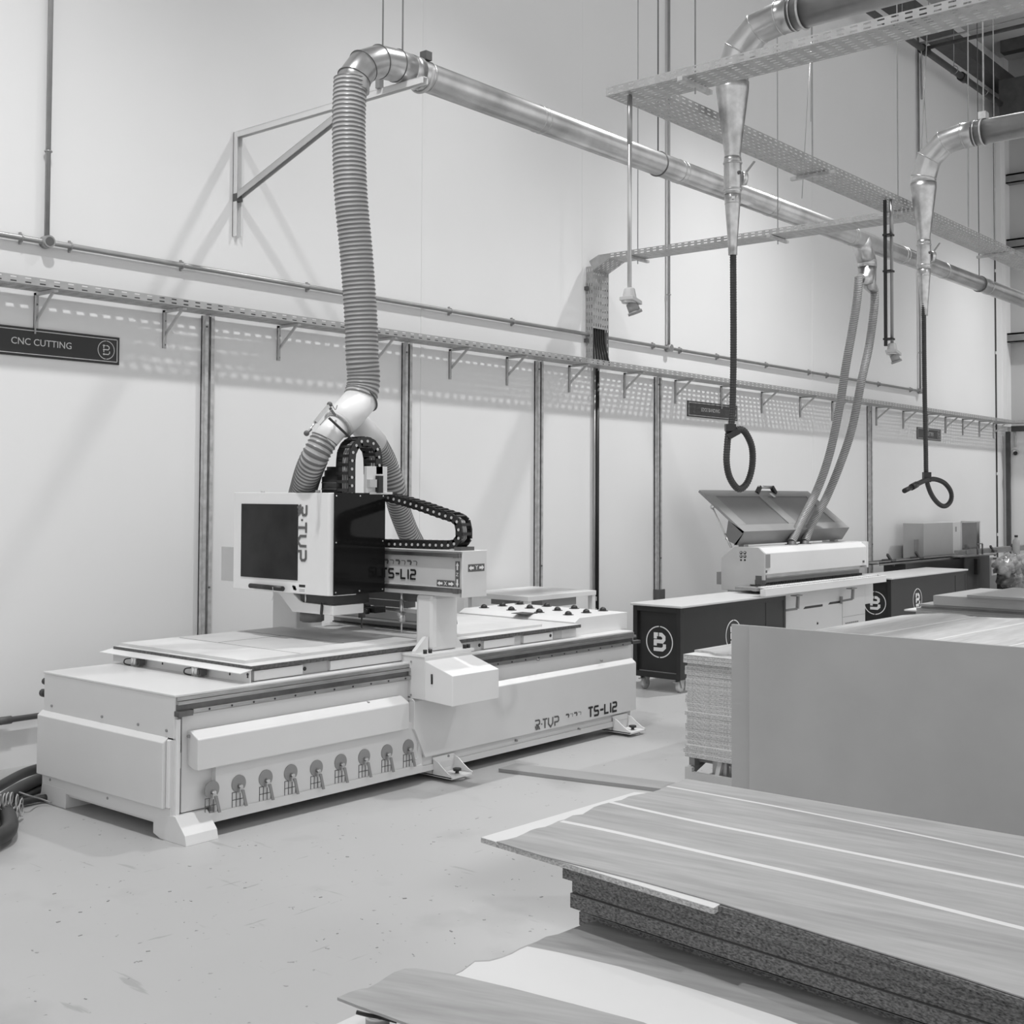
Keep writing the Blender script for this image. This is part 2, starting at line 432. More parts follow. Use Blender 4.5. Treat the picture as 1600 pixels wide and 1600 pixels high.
# sprinkler pipes -------------------------------------------------------------
m = MB().cyl((12, 7.43, 8.78), (23.2, 7.43, 8.78), .05)
sp = tag(m.build('sprinkler_pipe', DARKST), 'dark sprinkler main running under the eaves along the wall', 'pipe')
for x in (17.9, 20.0, 21.4): MB().ring((x, 7.43, 8.80), .065, .006, (1, 0, 0)).cyl((x, 7.43, 8.87), (x, 7.43, 9.95), .006, n=6).build('pipe_hanger', CONDM, sp)
for x in (18.75, 20.4, 22.6): MB().cyl((x-.09, 7.43, 8.78), (x+.09, 7.43, 8.78), .075, n=12).build('coupling', BLACK, sp)
m = MB().cyl((18.75, 7.43, 8.80), (18.75, -2, 8.80), .03, n=12)
sb = tag(m.build('branch_pipe', DARKST), 'dark sprinkler branch pipe crossing toward the camera under roof', 'pipe')
MB().cyl((18.75, 5.9, 8.80), (18.75, 5.7, 8.80), .045, n=10).cyl((18.75, 5.8, 8.80), (18.75, 5.8, 8.95), .02, n=8).build('sprinkler_head', CONDM, sb)
tag(MB().tube(smooth_path([(19.32, 7.70, 8.2), (19.32, 7.70, 8.9), (19.32, 7.60, 9.08), (19.32, 7.3, 9.12), (19.32, -2, 9.15)], 6), .018, 8).build('roof_conduit', CONDM),
    'thin conduit bending off the wall below the eaves, near roof', 'conduit')

# wall conduits ----------------------------------------------------------------
ZP = 3.485
m = MB().cyl((-3, YW-.035, ZP), (19.25, YW-.035, ZP), .019, n=10)
cd = tag(m.build('wall_conduit', CONDM), 'long horizontal zinc conduit running along the wall above the tray', 'conduit')
for px in (30, 107, 281, 478, 700, 798, 1018, 1060, 1118, 1195, 1262, 1290, 1371, 1421):
    x = at(px, 368+.167*px, 1, YW)[0]
    MB().ring((x, YW-.03, ZP), .024, .006, (1, 0, 0), n=12, m=6).box(x-.006, x+.006, YW-.02, YW, ZP-.04, ZP+.04).build('clip', CONDM, cd)
for x, l, z in ((4.3, 'leftmost vertical zinc conduit rising from a round junction box', 9.9), (11.93, 'vertical zinc conduit rising behind the spiral duct, middle of three', 9.9), (19.25, 'vertical zinc conduit beside the far black hose, rightmost', 9.9)):
    t = thing('conduit_riser', l, 'conduit', (x, YW-.035, ZP))
    MB().cyl((x, YW-.035, ZP+.02), (x, YW-.035, 9.2), .017, n=10).build('tube', CONDM, t)
    MB().cyl((x, YW-.075, ZP), (x, YW-.002, ZP), .042, n=16).build('junction_box', CONDM, t)
    if x < 5: MB().cyl((x+.0, YW-.079, ZP), (x+.0, YW-.074, ZP), .03, n=16).build('box_opening', DGREY, t)
    for z2 in (4.1, 5.6): MB().ring((x, YW-.035, z2), .022, .006, (0, 0, 1), n=12, m=6).build('clip', CONDM, t)
m = MB().cyl((-3, YW-.05, .325), (4.3, YW-.05, .325), .019, n=10).cyl((3.98, YW-.05, .325), (4.1, YW-.05, .325), .026, n=10)
tag(m.build('skirting_pipe', DGREY), 'grey pipe low on the wall left of the router', 'pipe')
m = MB().cyl((10.56, YW-.03, .3), (10.56, YW-.03, 3.14), .022, n=10)
dc = tag(m.build('black_cable', BLACK), 'black vertical cable dropping from wall tray behind the router', 'cable')
MB().cyl((10.51, YW-.03, .3), (10.51, YW-.03, 3.14), .012, n=8).build('zinc_tube', CONDM, dc)

# wall cable tray -----------------------------------------------------------------
YT = 7.49
t = thing('wall_cable_tray', 'long perforated galvanised cable tray fixed along the wall', 'cable tray', (10, YT, 3.14))
MB().perf((-3, YT, 3.14), (1, 0, 0), (0, 1, 0), XE+3-.02, .23, .10, .055, .029, .013, False).build('tray_base', TRAYM, t, solid=.002)
MB().perf((-3, YT, 3.14), (1, 0, 0), (0, 0, 1), XE+3-.02, .052, .10, .042, .026, .008, False).build('front_lip', TRAYM, t, solid=.002)
MB().box(-3, XE-.02, YW-.045, YW-.043, 3.14, 3.19).build('rear_lip', TRAYM, t)
m = MB()
for k in range(5): m.tube(smooth_path([(-3, YT+.05+k*.03, 3.155), (4, YT+.06+k*.03, 3.16), (5.3, YT+.04+k*.03, 3.158+.035*(k % 2)), (6.5, YT+.06+k*.028, 3.16), (10, YT+.05+k*.03, 3.16)], 4), .010, 6)
m.build('cables', BLACK, t)
t2 = MB().perf((XE-.28, YT-.6, 3.14), (0, 1, 0), (1, 0, 0), .6, .24, .06, .03, .04, .012).perf((XE-.28, -2, 3.14), (0, 1, 0), (0, 0, 1), 9.4, .05, .1, .04, .025, .008, False).build('side_run', TRAYM, t, solid=.002)
bl = ['under the tray above the CNC cutting sign', 'left of the first steel post', 'right of the first steel post', 'behind the thick ribbed hose', 'right of the second steel post', 'midway between second and third posts',
      'left of the vertical tray', 'left of the fourth steel post', 'right of the fourth post, above the edge banding sign end', 'behind the near black hose', 'first right of the near black hose', 'second right of the near black hose',
      'behind the twin ribbed hoses', 'right of the fifth steel post', 'left of the far black hose', 'right of the far black hose', 'sixth from the end wall corner', 'third from the corner', 'second from the corner', 'nearest the end wall corner']
bx = [4.25, 5.25, 6.31, 7.37, 8.31, 9.12, 10.11, 11.1, 12.12, 13.14, 14.15, 15.2, 16.17, 17.64, 18.64, 19.6, 20.38, 21.16, 21.96, 22.68]
for i, x in enumerate(bx):
    t = thing('tray_bracket', 'small white triangular tray bracket, ' + bl[i], 'bracket', (x, YW, 2.87), 'triangular brackets under the wall tray')
    MB().box(x-.016, x+.016, YW-.006, YW, 2.86, 3.137).box(x-.016, x-.013, YW-.03, YW, 2.86, 3.137).build('upright', LGREY, t)
    MB().box(x-.016, x+.016, YT+.02, YW, 3.12, 3.137).build('arm', LGREY, t)
    MB().bar((x, YW-.006, 2.955), (x, YT+.06, 3.12), .022, .01, up=(1, 0, 0)).build('brace', LGREY, t)
    MB().cyl((x+.002, YW-.012, 3.06), (x+.002, YW-.005, 3.06), .007, n=8).cyl((x+.002, YW-.012, 2.885), (x+.002, YW-.005, 2.885), .007, n=8).build('bolt', DGREY, t)

# steel posts ------------------------------------------------------------------------
for x, zb, l in ((5.615, 0, 'vertical galvanised channel post left of the screen cabinet'), (7.727, 0, 'vertical galvanised channel post behind the rear ribbed hose'),
              (9.581, 0, 'vertical galvanised channel post between gantry and vertical tray'), (11.72, .75, 'vertical galvanised channel post above the near black trolley'),
              (17.355, .0, 'vertical galvanised channel post right of the edge bander')):
    t = thing('wall_post', l, 'post', (x, YW, zb), 'galvanised posts under the tray')
    m = MB().box(x-.042, x+.042, YW-.012, YW, zb, 3.137).box(x-.042, x-.036, YW-.05, YW, zb, 3.137).box(x+.036, x+.042, YW-.05, YW, zb, 3.137).box(x-.042, x-.012, YW-.052, YW-.048, zb, 3.137).box(x+.012, x+.042, YW-.052, YW-.048, zb, 3.137)
    m.box(x-.012, x+.012, YW-.03, YW-.01, zb, 3.137)
    m.build('channel', GALVD, t)
    MB().cyl((x+.02, YW-.058, 1.1), (x+.02, YW-.05, 1.1), .008, n=8).cyl((x-.03, YW-.058, 3.05), (x-.03, YW-.05, 3.05), .008, n=8).build('bolt', DGREY, t)
    if zb: MB().box(x-.05, x+.05, YW-.09, YW, zb-.12, zb).tube([(x+.05, YW-.05, zb-.1), (x+.09, YW-.05, zb-.06), (x+.09, YW-.05, zb)], .006, 6).build('end_box', DGREY, t)

# signs ----------------------------------------------------------------------------------
def sign(x0, x1, z0, z1, body, label, size, mk, xc, thin=1.):
    t = thing('wall_sign', label, 'sign', ((x0+x1)/2, YW, z0)); y = YW-.012
    MB().box(x0, x1, y, YW, z0, z1).build('panel', mk, t)
    f = MB(); b = .012; e = .016
    for a in ((x0+e, x1-e, z0+e, z0+e+.005), (x0+e, x1-e, z1-e-.005, z1-e), (x0+e, x0+e+.005, z0+e, z1-e), (x1-e-.005, x1-e, z0+e, z1-e)): f.box(a[0], a[1], y-.002, y, a[2], a[3])
    f.build('border', SIGNW, t)
    text_mesh(body, size, (xc, y, (z0+z1)/2), (1, 0, 0), (0, 0, 1), 'lettering', SIGNW, t)
    emblem((x1-.105, y, (z0+z1)/2), (1, 0, 0), (0, 0, 1), .066, t, SIGNW, thin=True)
sign(3.55, 4.876, 2.705, 2.899, 'CNC CUTTING', 'black CNC CUTTING wall sign with silver border and round emblem', .064, SIGNK, 4.29)
sign(12.372, 13.52, 2.73, 2.915, 'EDGE BANDING', 'black EDGE BANDING wall sign half behind the near black hose', .060, SIGNG, 12.88)
sign(19.171, 20.16, 2.72, 2.908, 'ALI CUTTER', 'small dark wall sign behind the far hanging black hose', .08, SIGNG, 19.62)

# camera on end wall
t = thing('security_camera', 'small white security camera with black lens on far end wall', 'camera', (XE-.02, 7.35, 2.6))
MB().cyl((XE-.02, 7.54, 2.72), (XE-.02, 7.54, 3.0), .02, n=8).build('conduit_drop', LGREY, t)
MB().cyl((XE, 7.54, 2.62), (XE-.08, 7.54, 2.62), .06, n=16).build('base_plate', LGREY, t)
MB().cyl((XE-.08, 7.54, 2.62), (XE-.20, 7.48, 2.60), .035, n=14).build('body', WHITE, t)
MB().cyl((XE-.20, 7.48, 2.60), (XE-.22, 7.475, 2.595), .038, n=14).build('lens', BLACK, t)

# ================================================================ OVERHEAD TRAYS, RODS, DUCTS
ZT = 4.256
def tray(name, label, O, L, along, W, ends=None):
    O = Vector(O); u = Vector(along); v = Vector((abs(u.y), abs(u.x), 0))
    t = thing(name, label, 'cable tray', tuple(O))
    MB().perf(O, u, v, L, W, .075, .038, .038, .011, False).build('tray_base', TRAYM, t, solid=.002)
    MB().perf(O, u, (0, 0, 1), L, .052, .075, .040, .026, .009, False).build('side_lip', TRAYM, t, solid=.002)
    MB().perf(O+v*W, u, (0, 0, 1), L, .052, .075, .040, .026, .009, False).build('side_lip', TRAYM, t, solid=.002)
    return t
t1 = tray('overhead_cable_tray', 'perforated overhead tray crossing the top right toward the camera', (6.13, -2.2, ZT), 6.63, (0, 1, 0), .26)
tray('overhead_cable_tray', 'long perforated overhead tray running away behind both black hoses', (6.39, 4.15, ZT), XE-6.45, (1, 0, 0), .26)
t3 = tray('overhead_cable_tray', 'perforated overhead tray joining the wall drop to the long run', (10.39, 4.41, ZT), 3.05, (0, 1, 0), .28)
MB().perf((10.39, 7.46, ZT), (0, .82, -.4), (1, 0, 0), .26, .28, .06, .03, .038, .009).build('bend', TRAYM, t3, solid=.002)
MB().prism([(10.39, 7.46, ZT), (10.39, 7.67, ZT-.1), (10.39, 7.72, ZT), (10.39, 7.6, ZT+.052), (10.39, 7.46, ZT+.052)], (.002, 0, 0)).build('bend_side', TRAYM, t3)
t = thing('vertical_cable_tray', 'vertical perforated tray on the wall with black cables at its foot', 'cable tray', (10.53, YW, 3.25))
MB().perf((10.39, 7.67, 3.55), (0, 0, 1), (1, 0, 0), .62, .28, .075, .034, .038, .011, False).build('tray_base', TRAYM, t, solid=.002)
MB().perf((10.39, YW-.005, 3.2), (0, 0, 1), (0, -1, 0), 1.0, .09, .075, .034, .03, .008, False).build('side_lip', TRAYM, t, solid=.002)
MB().perf((10.67, YW-.005, 3.2), (0, 0, 1), (0, -1, 0), 1.0, .09, .075, .034, .03, .008, False).build('side_lip', TRAYM, t, solid=.002)
m = MB()
for k in range(6): m.tube(smooth_path([(10.43+k*.04, 7.70, 3.6), (10.43+k*.04, 7.69, 3.4), (10.40+k*.055, 7.66, 3.18)], 5), .012, 6)
m.build('cables', BLACK, t)
MB().box(10.36, 10.39, 7.72, 7.76, 3.95, 3.99).box(10.36, 10.39, 7.72, 7.76, 3.4, 3.44).build('fixing', DGREY, t)
# strut hangers under the trays and thin rods
def hanger(p, d, L_, label, zt=ZC):
    p = Vector(p); d = Vector(d)
    t = thing('tray_hanger', label, 'hanger', tuple(p), 'strut hangers carrying the overhead trays')
    MB().bar(p-d*L_/2, p+d*L_/2, .035, .025).build('strut', DARKST if False else GALVD, t)
    MB().cyl(p+d*L_*.0+V(0, 0, -.05), (p.x, p.y, zt), .005, n=6).build('rod', CONDM, t)
hanger((6.26, 4.22-.35, ZT-.02), (1, 0, 0), .34, 'strut and rod under the near end of crossing tray')
hanger((6.26, 1.9, ZT-.02), (1, 0, 0), .34, 'strut and rod under the crossing tray at the frame edge')
hanger((8.6, 4.28, ZT-.02), (0, 1, 0), .36, 'strut and rod under the long tray right of near hose')
hanger((12.6, 4.28, ZT-.02), (0, 1, 0), .36, 'strut and rod under the long tray right of far hose')
hanger((10.53, 5.6, ZT-.02), (1, 0, 0), .38, 'strut and rod under the joining tray, halfway along')
hanger((10.2, 4.28, ZT-.02), (0, 1, 0), .36, 'strut and rod under the long tray behind far gate valve')
hanger((10.53, 7.2, ZT-.02), (1, 0, 0), .38, 'strut and rod under the joining tray near the wall')

# main spiral duct along the wall ----------------------------------------------
YD, ZD, RD = 5.955, 4.70, .102
t = thing('spiral_duct', 'long galvanised spiral duct running parallel to the wall', 'duct', (6, YD, ZD))
MB().cyl((6.0, YD, ZD), (XE-.02, YD, ZD), RD, n=40).build('duct_run', GALVF, t)
for x in (6.12, 7.34, 7.40, 9.33, 9.39, 11.0, 11.06, 12.85, 12.92, 14.25, 14.33, 15.6, 17.2, 19.0, 21.0):
    MB().ring((x, YD, ZD), RD, .005, (1, 0, 0), n=40, m=6).build('seam_band', GALV, t)
for x in (9.02, 16.9): MB().ring((x, YD, ZD), RD+.004, .007, (1, 0, 0), n=32, m=6).cyl((x, YD, ZD+RD), (x, YD, ZC), .006, n=6).build('hanger_ring', DGREY, t)
el = [(6.0, YD, ZD), (5.82, YD, ZD+.002), (5.66, YD, ZD-.015), (5.52, YD, ZD-.085), (5.44, YD, ZD-.19), (5.43, YD, ZD-.27)]
MB().tube(el, .109, 36).build('elbow', GALVF, t)
for k in (1, 2, 3, 4):
    d = (Vector(el[k+1])-Vector(el[k-1])).normalized(); MB().ring(el[k], .110, .004, d, n=36, m=6).build('elbow_seam', DGREY, t)
MB().cyl((6.02, YD, ZD), (5.93, YD, ZD), .112, n=36).build('collar', GALV, t)
for px in (598, 629):
    p = at(px, 80, 1, YD); MB().cyl((p.x, YD, ZD+RD), (p.x, YD, ZC), .006, n=6).build('rod', CONDM, t)
MB().obox((6.08, YD-.03, ZD+.13), (.03, 0, 0), (0, .03, 0), (0, 0, .03)).build('clamp', DGREY, t)
MB().ring((6.07, YD, ZD), .115, .012, (1, 0, 0), n=30, m=6, a0=-.2, a1=PI+.4).build('strap', LGREY, t)
# Y branch to the edge bander
b0 = at(1352, 372, 1, YD)
xb = b0.x
m = MB().cyl((xb-.13, YD, ZD), (xb, YD-.02, ZD-.24), .105, .105, 30).cyl((xb, YD-.02, ZD-.22), (xb, YD-.02, ZD-.30), .108, n=30)
m.build('branch', GALVF, t)
LB = at(1344, 436, 1, YD); RB = at(1364, 452, 1, YD)
MB().tube([(xb, YD-.02, ZD-.28), (xb-.02, YD-.01, ZD-.45), tuple(LB)], lambda i: (.105, .09, .062)[i], 24).tube([(xb+.01, YD-.02, ZD-.30), (xb+.06, YD-.02, ZD-.50), tuple(RB)], lambda i: (.10, .075, .06)[i], 24).build('y_piece', GALV, t)

# wall arm carrying the duct -------------------------------------------------------
XA = 5.875; zA = 4.59
t = thing('duct_wall_bracket', 'large triangular steel bracket carrying the duct elbow from the wall', 'bracket', (XA, YW, 3.78))
def channel(p, q, w, h, up=(0, 0, 1)):
    m = MB(); p, q = Vector(p), Vector(q); d = (q-p).normalized(); up = Vector(up); a = d.cross(up).normalized(); b = a.cross(d)
    m.obox((p+q)/2+b*(h/2-.003), a*w/2, b*.003, (q-p)/2); m.obox((p+q)/2+a*(w/2-.003), a*.003, b*h/2, (q-p)/2); m.obox((p+q)/2-a*(w/2-.003), a*.003, b*h/2, (q-p)/2); return m
channel((XA, YW, zA-.02), (XA, 5.73, zA-.02), .05, .045).build('arm', WHITE2, t)
m = MB().box(XA-.028, XA+.028, YW-.006, YW, 3.78, zA).box(XA-.028, XA-.022, YW-.045, YW, 3.78, zA).box(XA+.022, XA+.028, YW-.045, YW, 3.78, zA); m.build('upright', WHITE2, t)
channel((XA, YW-.03, 4.09), (XA, 6.42, zA-.04), .05, .05).build('diagonal_brace', LGREY, t)
MB().box(XA-.03, XA+.03, YW-.05, YW-.004, 4.05, 4.11).build('joint', DGREY, t)
MB().box(XA-.05, XA-.01, 6.12, 6.16, zA, zA+.08).build('packer', MGREY, t)

# thick ribbed hose down to the router ----------------------------------------------
hp = [at(px, py, 1, y) for px, py, y in ((547.5, 124, YD), (545, 200, YD), (548, 300, 5.95), (557, 400, 5.95), (564, 500, 5.95), (566, 560, 5.95), (568, 585, 5.95), (567, 606, 5.95), (563, 620, 5.95))]
m = ribbed(hp, .110, .028, .006, 28, groove=HOSE2)
tag(m.build('ribbed_hose', HOSE), 'thick grey ribbed extraction hose hanging from the duct elbow', 'hose')
p0 = Vector((5.545, 5.95, 2.53))
# white manifold
A = at(566, 622, 1, 5.95); Bq = at(503, 692, 1, 5.95)
t = thing('dust_manifold', 'glossy white Y shaped dust manifold above the router head', 'pipe', tuple(A))
Mx = A.lerp(Bq, .56)
MB().tube([A, Mx, Mx+(Bq-A)*.05], lambda i: (.108, .108, .082)[i], 32).build('main_pipe', WHITE2, t)
MB().tube([Mx, Bq], .082, 28).build('left_leg', WHITE2, t)
Rs = at(548, 648, 1, 6.05); Re = at(588, 692, 1, 6.15)
MB().tube([Rs, Re], .078, 28).build('right_leg', WHITE2, t)
d = (Bq-A).normalized()
MB().ring(A-d*.004, .111, .006, d, n=36, m=6).build('hose_clamp', DGREY, t)
MB().ring(Mx+d*.02, .098, .008, d, n=30, m=6).build('joint_band', LGREY, t)
a = at(515, 632, 1, 5.84); b = at(479, 677, 1, 5.84)
MB().bar(a, a.lerp(b, .62), .020).cyl(a.lerp(b, .6), b, .006, n=8).build('damper_cylinder', ALU, t)
MB().ball(a, .018).ball(b, .018).bar(b, b+V(.07, .04, .03), .012).bar(a+V(0, 0, -.02), a+V(.09, .05, -.06), .012).build('cylinder_mount', DGREY, t)
MB().tube(smooth_path([at(514, 653, 1, 5.84), at(530, 668, 1, 5.80), at(549, 686, 1, 5.80)], 6), .008, 8).build('air_line', BLACK, t)
MB().tube(smooth_path([a+V(.02, 0, -.02), at(512, 650, 1, 5.83), at(500, 664, 1, 5.83)], 6), .003, 6).tube(smooth_path([a+V(.02, 0, 0), at(524, 640, 1, 5.83), at(527, 633, 1, 5.83)], 6), .003, 6).build('thin_tube', MGREY, t)
MB().prism([at(560, 560, 1, 5.95)+V(-.11, 0, 0), at(560, 560, 1, 5.95)+V(.11, 0, 0), at(585, 596, 1, 5.95), at(552, 606, 1, 5.95)], (0, .001, 0)) 
lh = [at(px, py, 1, y) for px, py, y in ((507, 686, 5.95), (493, 712, 5.98), (482, 738, 6.08), (474, 765, 6.22), (471, 776, 6.28))]
m = ribbed(lh, .090, .028, .009, 24, groove=HOSE2)
tag(m.build('ribbed_hose', HOSE), 'short grey ribbed hose curving into the top of the screen cabinet', 'hose')
rh = [at(586, 690, 1, 6.15), at(603, 722, 1, 6.2), at(616, 760, 1, 6.2), at(622, 790, 1, 6.25), at(636, 828, 1, 6.3), at(650, 858, 1, 6.35), at(655, 900, 1, 6.38)]
m = ribbed(rh, .078, .024, .006, 24, groove=HOSE2)
tag(m.build('ribbed_hose', HOSE), 'grey ribbed hose dropping behind the gantry beam inside cable chain loop', 'hose')

# duct drops with black hoses -----------------------------------------------------------
def duct_drop(x, label, zA_, yend):
    y = 4.0
    t = thing('duct_drop', label, 'duct', (x, y, zA_))
    e = [(x, y-.42, zA_), (x, y-.34, zA_-.0), (x, y-.18, zA_-.03), (x, y-.05, zA_-.14), (x, y, zA_-.29), (x, y, zA_-.36)]
    MB().cyl((x, yend, zA_), (x, y-.40, zA_), .10, n=40).build('duct_run', GALVF, t)
    MB().tube(e, .103, 36).build('elbow', GALVF, t)
    for k in (1, 2, 3, 4):
        d = (Vector(e[k+1])-Vector(e[k-1])).normalized(); MB().ring(e[k], .104, .004, d, n=36, m=6).build('elbow_seam', GALV, t)
    MB().ring((x, y-.5, zA_), .102, .005, (0, 1, 0), n=36, m=6).ring((x, y-.44, zA_), .102, .005, (0, 1, 0), n=36, m=6).build('seam_band', GALV, t)
    z = zA_-.36
    MB().lathe((x, y, 0), [(.106, z+.02), (.104, z-.03), (.052, z-.44), (.054, z-.5)], 32).build('reducer', GALV, t)
    z -= .48
    MB().lathe((x, y, 0), [(.054, z+.02), (.056, z), (.056, z-.20), (.054, z-.22)], 28).ring((x, y, z-.02), .056, .006, (0, 0, 1), n=28, m=6).ring((x, y, z-.19), .056, .006, (0, 0, 1), n=28, m=6).build('gate_body', GALV, t)
    c = Vector((x+.055, y-.03, z-.11))
    MB().cyl(c, c+V(.025, -.02, 0), .045, n=20).build('gate_disc', ALU, t)
    MB().obox(c+V(.05, -.03, .07), (.012, 0, .0), (0, .003, 0), (.035, -.02, .05)).build('gate_lever', MGREY, t)
    MB().cyl((x-.015, y-.062, z-.09), (x-.015, y-.05, z-.09), .012, n=10).build('knob', DGREY, t)
    z -= .21
    MB().lathe((x, y, 0), [(.052, z+.01), (.050, z-.06), (.030, z-.33), (.028, z-.40)], 28).ring((x, y, z-.07), .049, .003, (0, 0, 1), n=28, m=6).build('lower_cone', GALV, t)
    MB().box(x-.04, x+.04, y-.53, y-.47, zA_+.10, zA_+.16).ring((x, y-.5, zA_), .106, .008, (0, 1, 0), n=30, m=6).cyl((x, y-.5, zA_+.1), (x, y-.5, ZC), .006, n=6).build('hanger_clamp', GALVD, t)
    return z-.36
z1 = duct_drop(6.92, 'large galvanised duct dropping from top centre to near black hose', 4.79, -3)
z2 = duct_drop(10.06, 'galvanised duct entering from right edge and dropping to far hose', 4.76, -3)

def black_hose(pts, label, r, cuff, collar, nozzle=None):
    t = thing('black_hose', label, 'hose', tuple(pts[0]))
    ribbed(pts, r, .016, .003, 16).build('hose', RUBBER, t)
    MB().lathe(pts[0], [(r+.010, -.03), (r+.010, .02), (r+.016, .022), (r+.016, .035), (r+.004, .04)], 20).lathe(pts[0]-V(0, 0, .06), [(r+.004, -.01), (r+.010, 0), (r+.010, .03)], 20).build('cuff', BLACK, t)
    collar.build('hose_clip', BLACK, t)
    if nozzle: nozzle.build('nozzle', BLACK, t)
    return t
def P1(px, py, y=4.0): return at(px, py, 1, y)
pts = [P1(1145, 305), P1(1145.5, 400), P1(1146, 560), P1(1143.5, 655), P1(1139, 672), P1(1136, 700), P1(1135.5, 725, 4.0), P1(1141, 748), P1(1154, 764, 3.99), P1(1167, 755, 3.97), P1(1175, 730, 3.95), P1(1175, 700, 3.93), P1(1166, 678, 3.93), P1(1157, 671, 3.94), P1(1145, 674, 3.96)]
c0 = P1(1142, 668, 3.97)
cl = MB().obox(P1(1141, 668, 3.97), CR*.032, CU*.022, _f*.028).obox(P1(1146, 678, 3.95), (CR*.9+CU*.5)*.035, (CU*.9-CR*.5)*.018, _f*.024)
th = black_hose(pts, 'near black corrugated hose with its end looped into an oval', .0225, 1, cl)
MB().obox(P1(1145.5, 308.5, 3.965), CR*.010, CU*.008, _f*.003).build('label', PRINT, th)
pts = [P1(1443, 415), P1(1443.5, 500), P1(1444.5, 600), P1(1446.5, 700), P1(1447.5, 745), P1(1452, 765), P1(1460, 780), P1(1470, 789.5), P1(1479, 790), P1(1486, 781), P1(1485.5, 768), P1(1476, 755), P1(1462, 749), P1(1450, 749.5, 3.97), P1(1440, 753, 3.96), P1(1430, 758, 3.96)]
nz = MB().tube([P1(1432, 757, 3.96), P1(1424, 761.5, 3.96)], .026, 16).tube([P1(1425, 761, 3.96), P1(1413, 767, 3.96)], .0195, 16)
cl = MB().obox(P1(1448, 743, 3.985), CR*.030, CU*.028, _f*.026).obox(P1(1449, 750, 3.985), CR*.022, CU*.018, _f*.024)
black_hose(pts, 'far black corrugated hose ending in a small loop and nozzle', .0205, 1, cl, nz)

# pendant sockets -------------------------------------------------------------------
def pendant(x, y, ztop, zend, label, dark=False):
    t = thing('pendant_socket', label, 'socket', (x, y, zend))
    MB().cyl((x, y, zend+.11), (x, y, ztop), .013, n=12).build('drop_tube', ALU if not dark else MGREY, t)
    MB().cyl((x, y, ztop-.3), (x, y, ztop), .016, n=12).build('upper_sleeve', CONDM, t)
    c = Vector((x, y, zend))
    MB().lathe(c, [(.050, .03), (.048, .05), (.034, .12), (.020, .125)], 8).obox(c+V(.0, -.01, .045), (.052, 0, -.012), (0, .05, 0), (0, 0, .012)).build('socket_body', SOCK, t, bevel=.004)
    MB().cyl(c+V(.005, -.01, .03), c+V(.02, -.03, -.03), .034, .038, 14).cyl(c+V(.017, -.027, -.02), c+V(.021, -.031, -.035), .045, n=14).build('plug', MGREY, t)
    if dark:
        MB().box(x-.047, x-.025, y+.028, y+.05, zend+.10, ztop).build('black_cable', BLACK, t)
        MB().box(x-.055, x+.018, y-.018, y+.055, 3.95, 3.965).box(x-.055, x+.018, y-.018, y+.055, 3.65, 3.665).box(x-.055, x+.018, y-.018, y+.055, zend+.15, zend+.165).build('cable_tie', BLACK, t)
p = at(978.5, 478, 1, 4.30); pendant(6.20, 4.30, 4.25, p.z-.01, 'grey pendant socket hanging on a tube from near tray corner')
p = at(1394, 556, 1, 4.16); pendant(p.x, 4.16, 4.25, p.z-.02, 'pendant socket with strapped black cable, hanging between the hoses', True)

# twin hoses to the edge bander
def hz(l): return [at(px, py, 1, y) for px, py, y in l]
tag(ribbed(hz([(1342, 434, YD), (1339, 470, 5.96), (1331, 520, 6.0), (1322, 570, 6.05), (1311, 640, 6.15), (1296, 710, 6.28), (1277, 765, 6.42), (1253, 812, 6.5), (1237, 846, 6.52)]), .049, .02, .004, 18, groove=HOSE2).build('ribbed_hose', HOSE),
    'left one of twin grey ribbed hoses dropping to the edge bander', 'hose')
tag(ribbed(hz([(1366, 452, YD), (1366, 480, 5.95), (1358, 540, 6.0), (1345, 600, 6.05), (1331, 670, 6.15), (1311, 730, 6.28), (1290, 780, 6.42), (1268, 820, 6.5), (1258, 845, 6.52)]), .049, .02, .004, 18, groove=HOSE2).build('ribbed_hose', HOSE),
    'right one of twin grey ribbed hoses dropping to the edge bander', 'hose')
# long loose suspension wires
for k, (a_, b_, y1, y2, l) in enumerate((((1253, 310), (1270, 80), YD, YD, 'thin wire holding the spiral duct, slanting'), ((1267, 190), (1268, 60), YD, YD, 'second thin wire close to the slanting one'),
      ((1455, 322), (1440, 150), 4.2, 4.2, 'thin crossed wire left of far elbow'), ((1436, 322), (1452, 60), 4.2, 4.2, 'thin wire crossing left of the far elbow'))):
    tag(MB().cyl(at(a_[0], a_[1], 1, y1), at(b_[0], b_[1], 1, y2)+V(0, 0, .4), .004, n=5).build('suspension_wire', CONDM), l, 'wire', 'thin suspension wires')
tag(MB().cyl(at(1513, 355, 1, 4.15), at(1515, 0, 1, 4.15)+V(0, 0, 3), .006, n=6).build('threaded_rod', CONDM), 'thin threaded rod above the long tray, right of far elbow', 'rod')

# ================================================================ CNC ROUTER
R = thing('cnc_router', 'large white CNC router with screen cabinet, gantry and flat spoilboard', 'machine', (5.9, 6.15, 0))
X0, X1, Y0, Y1, ZB = 3.81, 7.97, 5.50, 6.79, .755
MB().box(X0+.02, X1-.02, Y0+.03, Y1-.03, .14, .74).box(X0+.02, X1-.3, Y0+.05, Y1-.05, .065, .16).build('base_frame', WHITE, R)
MB().box(X0-.002, X1-.01, Y0-.012, Y1+.01, .742, ZB).build('deck_plate', WHITE, R, bevel=.003)
MB().box(X0, X0+.02, Y0-.004, Y1, .52, .742).build('upper_end_panel', WHITE, R, bevel=.003)
